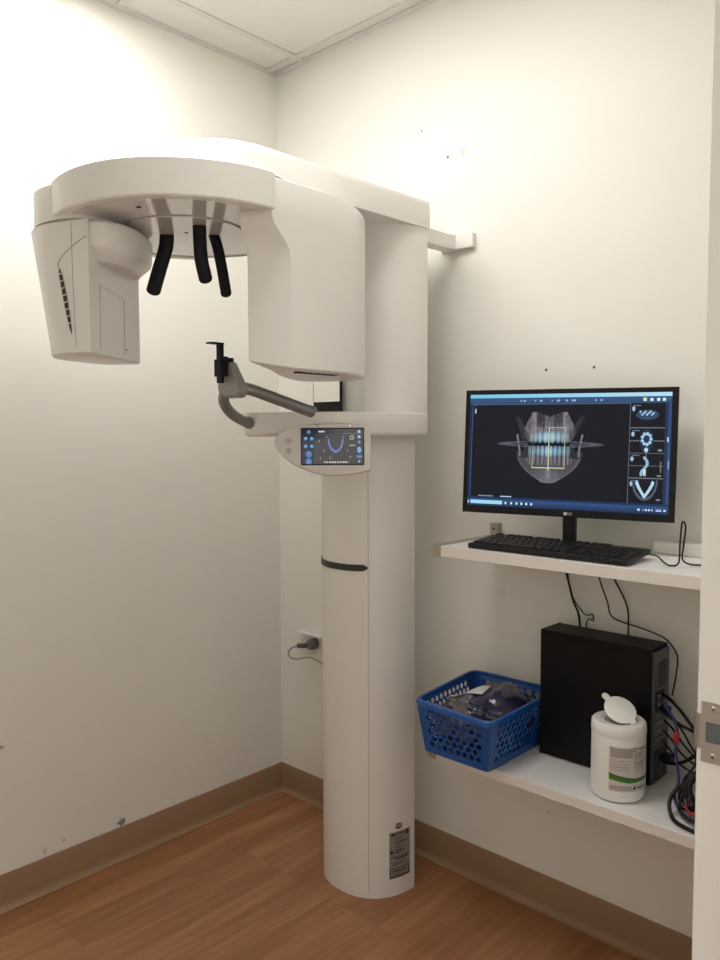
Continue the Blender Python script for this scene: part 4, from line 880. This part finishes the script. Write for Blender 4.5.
obj('bag_body', bb1, bagm, bagt, smooth=70)
obj('bag_fold', bb2, mat('clear_bag_fold', (0.10, 0.09, 0.105), 0.2, coat=0.6, var=0.5, vscale=40, bump=0.6, bscale=80), bagt, smooth=70)
def on_bag(x, y):
    zs = [h[0].z for h in (t.ray_cast(Vector((x, y, 2)), Vector((0, 0, -1))) for t in trees) if h[0]]
    return max(zs) if zs else ZL+0.12
b = NB(); NU, NV = 12, 5; c00, c10, c11, c01 = [Vector(p) for p in ((1.018, -0.270), (1.105, -0.235), (1.095, -0.175), (1.020, -0.215))]
zz = [[on_bag(*(c00.lerp(c10, i/NU)).lerp(c01.lerp(c11, i/NU), j/NV)) for j in range(NV+1)] for i in range(NU+1)]
V = []
for i in range(NU+1):
    row = []
    for j in range(NV+1):
        near_ = [zz[a][c_] for a in range(max(0, i-2), min(NU, i+2)+1) for c_ in range(max(0, j-1), min(NV, j+1)+1)]
        p = (c00.lerp(c10, i/NU)).lerp(c01.lerp(c11, i/NU), j/NV); row.append(b.verts.new((p.x, p.y, 0.5*max(near_) + 0.5*sum(near_)/len(near_) + 0.003)))
    V.append(row)
for i in range(NU):
    for j in range(NV): b.faces.new((V[i][j], V[i+1][j], V[i+1][j+1], V[i][j+1]))
lo2 = obj('bag_label', b, mat('paper_label', (0.62, 0.61, 0.60), 0.6), bagt, smooth=60, label='white paper label on the bag'); md = lo2.modifiers.new('s', 'SOLIDIFY'); md.thickness = 0.0008

# ------------------------------------------------------------------ cords between the shelves
def cord(label, pts, r, m, name='cable', group=None, n=8):
    b = NB(); tube(b, pts, r, 8, n); o = obj(name, b, m, loc=pts[0], smooth=60); tag(o, label, 'cable', group); return o
zt_ = ZL+PH
cord('thick black cable hanging from the upper shelf to the computer top, leftmost', [(1.222, -0.030, 1.066), (1.245, -0.028, 1.00), (1.260, -0.024, 0.94), (1.278, -0.022, 0.895), (1.282, -0.018, 0.80)], 0.0032, M_BLACK)
cord('thin black cable with a small curl above the computer, beside the thick one', [(1.232, -0.015, 1.066), (1.24, -0.015, 1.00), (1.252, -0.015, 0.950), (1.290, -0.015, 0.905), (1.316, -0.02, 0.908), (1.318, -0.02, 0.892), (1.300, -0.015, 0.890), (1.290, -0.012, 0.84)], 0.0017, M_BLACK)
cord('thin black cable that dips, crosses the computer top and drops down its rear', [(1.325, -0.020, 1.066), (1.335, -0.020, 1.01), (1.360, -0.022, 0.95), (1.378, -0.024, 0.910), (1.46, -0.03, 0.896), (1.52, -0.04, 0.885), (1.548, -0.05, 0.868), (1.565, -0.06, 0.845), (1.562, -0.06, 0.80), (1.550, -0.05, 0.745)], 0.0020, M_BLACK)
cord('black cable dropping straight behind the middle of the computer', [(1.360, -0.012, 1.066), (1.370, -0.012, 1.02), (1.408, -0.012, 0.95), (1.415, -0.012, 0.90), (1.415, -0.014, 0.80)], 0.0024, M_BLACK)
# cables from the computer's rear into the bundle
cord('black cable leaving the computer rear at port height, uppermost', [(PX1+0.006, -0.09, ZL+0.228), (1.56, -0.10, ZL+0.225), (1.60, -0.12, ZL+0.205), (1.65, -0.14, ZL+0.165), (1.72, -0.14, ZL+0.10)], 0.0040, M_BLACK)
cord('black cable leaving the computer rear just below the uppermost one', [(PX1+0.006, -0.095, ZL+0.190), (1.55, -0.11, ZL+0.192), (1.60, -0.125, ZL+0.175), (1.66, -0.13, ZL+0.16), (1.75, -0.11, ZL+0.12)], 0.0036, M_BLACK)
cord('dark blue cable arching from the computer rear down to the shelf', [(PX1+0.006, -0.10, ZL+0.215), (1.56, -0.13, ZL+0.220), (1.600, -0.150, ZL+0.18), (1.606, -0.165, ZL+0.12), (1.618, -0.175, ZL+0.06), (1.620, -0.205, ZL+0.035), (1.65, -0.235, ZL+0.012), (1.70, -0.245, ZL+0.010), (1.78, -0.21, ZL+0.010)], 0.0036, M_BLUEC)
cord('black power cable plugged into the bottom of the computer rear', [(PX1+0.020, -0.075, ZL+0.062), (1.56, -0.09, ZL+0.058), (1.60, -0.10, ZL+0.075), (1.66, -0.10, ZL+0.125), (1.75, -0.08, ZL+0.16)], 0.0042, M_BLACK)
b = bx(PX1+0.004, PX1+0.030, -0.088, -0.062, ZL+0.052, ZL+0.074); tag(obj('power_connector', b, M_BLACK, bevel=0.004, loc=(PX1+0.01, -0.075, ZL+0.05)), 'black power connector at the bottom of the computer rear', 'plug')
b = bx(PX1+0.005, PX1+0.028, -0.101, -0.082, ZL+0.182, ZL+0.200); tag(obj('video_connector', b, M_BLACK, bevel=0.003, loc=(PX1+0.01, -0.09, ZL+0.18)), 'black connector plugged into the computer port block', 'plug')
b = NB(); bmesh.ops.create_icosphere(b, subdivisions=3, radius=1)
for v in b.verts: v.co = Vector((1.604+v.co.x*0.007, -0.158+v.co.y*0.007, ZL+0.153+v.co.z*0.017))
tag(obj('cable_tie', b, M_RED, smooth=60, loc=(1.604, -0.158, ZL+0.14)), 'small red tie on the dark blue cable', 'cable tie')
cord('thick black cable curving round the front of the tangle', [(1.628, -0.20, ZL+0.060), (1.620, -0.232, ZL+0.030), (1.640, -0.262, ZL+0.007), (1.683, -0.284, ZL+0.006), (1.738, -0.285, ZL+0.006), (1.808, -0.25, ZL+0.006)], 0.0048, M_BLACK)
cord('second black cable lying just inside the outer one in the tangle', [(1.643, -0.195, ZL+0.05), (1.640, -0.228, ZL+0.026), (1.663, -0.25, ZL+0.014), (1.708, -0.262, ZL+0.014), (1.788, -0.235, ZL+0.006)], 0.0040, M_BLACK)
cord('red cable loop in the cable tangle at the right end', [(1.728, -0.16, ZL+0.055), (1.683, -0.185, ZL+0.040), (1.653, -0.21, ZL+0.030), (1.663, -0.232, ZL+0.020), (1.698, -0.240, ZL+0.022), (1.733, -0.225, ZL+0.030), (1.748, -0.20, ZL+0.045)], 0.0034, M_RED)
cord('light grey cable crossing the red loop', [(1.656, -0.19, ZL+0.036), (1.688, -0.215, ZL+0.040), (1.728, -0.21, ZL+0.058), (1.778, -0.18, ZL+0.075)], 0.0030, M_GREYC)
cord('thin red cable under the grey one', [(1.668, -0.20, ZL+0.020), (1.698, -0.222, ZL+0.010), (1.748, -0.235, ZL+0.010), (1.808, -0.22, ZL+0.006)], 0.0028, M_RED)
rs = random.Random(11)
for k in range(12):
    x0 = 1.636+0.012*k; y0 = -0.145-0.008*(k % 3)
    cord('black looping cable in the tangle right of the computer', [(x0, y0+0.03, ZL+0.125-0.006*k), (x0+0.012, y0-0.01, ZL+0.10), (x0-0.006, y0-0.035, ZL+0.06), (x0+0.012+0.01*rs.random(), y0-0.05, ZL+0.032), (x0+0.05, y0-0.04, ZL+0.024+0.006*(k % 3)), (x0+0.085, y0, ZL+0.05)], 0.0030, M_BLACK, group='black cables of the tangle')
for k, (x, y, z) in enumerate([(1.663, -0.165, 0.070), (1.680, -0.170, 0.040), (1.650, -0.18, 0.022), (1.683, -0.140, 0.100)]):
    mx = Matrix.Translation((x, y, ZL+z)) @ Matrix.Rotation(0.5+k, 4, 'Z') @ Matrix.Rotation(0.3*k, 4, 'X'); b = bx(-0.008, 0.008, -0.006, 0.006, -0.007, 0.007, mx=mx)
    tag(obj('cable_connector', b, M_WHITE, bevel=0.0015, loc=(x, y, ZL+z)), 'small white connector among the tangled black cables', 'connector', group='white connectors in the cable tangle')
for k in range(10):
    x0 = 1.628+0.011*k; y0 = -0.175-0.010*(k % 4); z0 = 0.020+0.011*(k % 5)
    cord('black cable coiled low in the tangle right of the computer', [(x0+0.055, y0+0.040, ZL+z0+0.03), (x0+0.010, y0+0.020, ZL+z0+0.045), (x0-0.004, y0-0.010, ZL+z0+0.020), (x0+0.014, y0-0.034, ZL+z0-0.008), (x0+0.060, y0-0.030, ZL+z0)], 0.0034, M_BLACK, group='low coiled cables of the tangle')
for k in range(4):
    cord('thin black cable running from the computer rear into the tangle', [(PX1+0.006, -0.07-0.006*k, ZL+0.180-0.022*k), (1.565, -0.085, ZL+0.176-0.03*k), (1.60, -0.105, ZL+0.150-0.028*k), (1.64+0.01*k, -0.125, ZL+0.110-0.018*k), (1.70, -0.12, ZL+0.05)], 0.0026, M_BLACK, group='thin cables between computer and tangle')
t = thing('power_adapter', 'black power adapter brick inside the cable tangle', 'power adapter', (1.70, -0.125, ZL)); obj('body', bx(1.650, 1.78, -0.150, -0.100, ZL, ZL+0.040), M_BLACK, t, bevel=0.004)
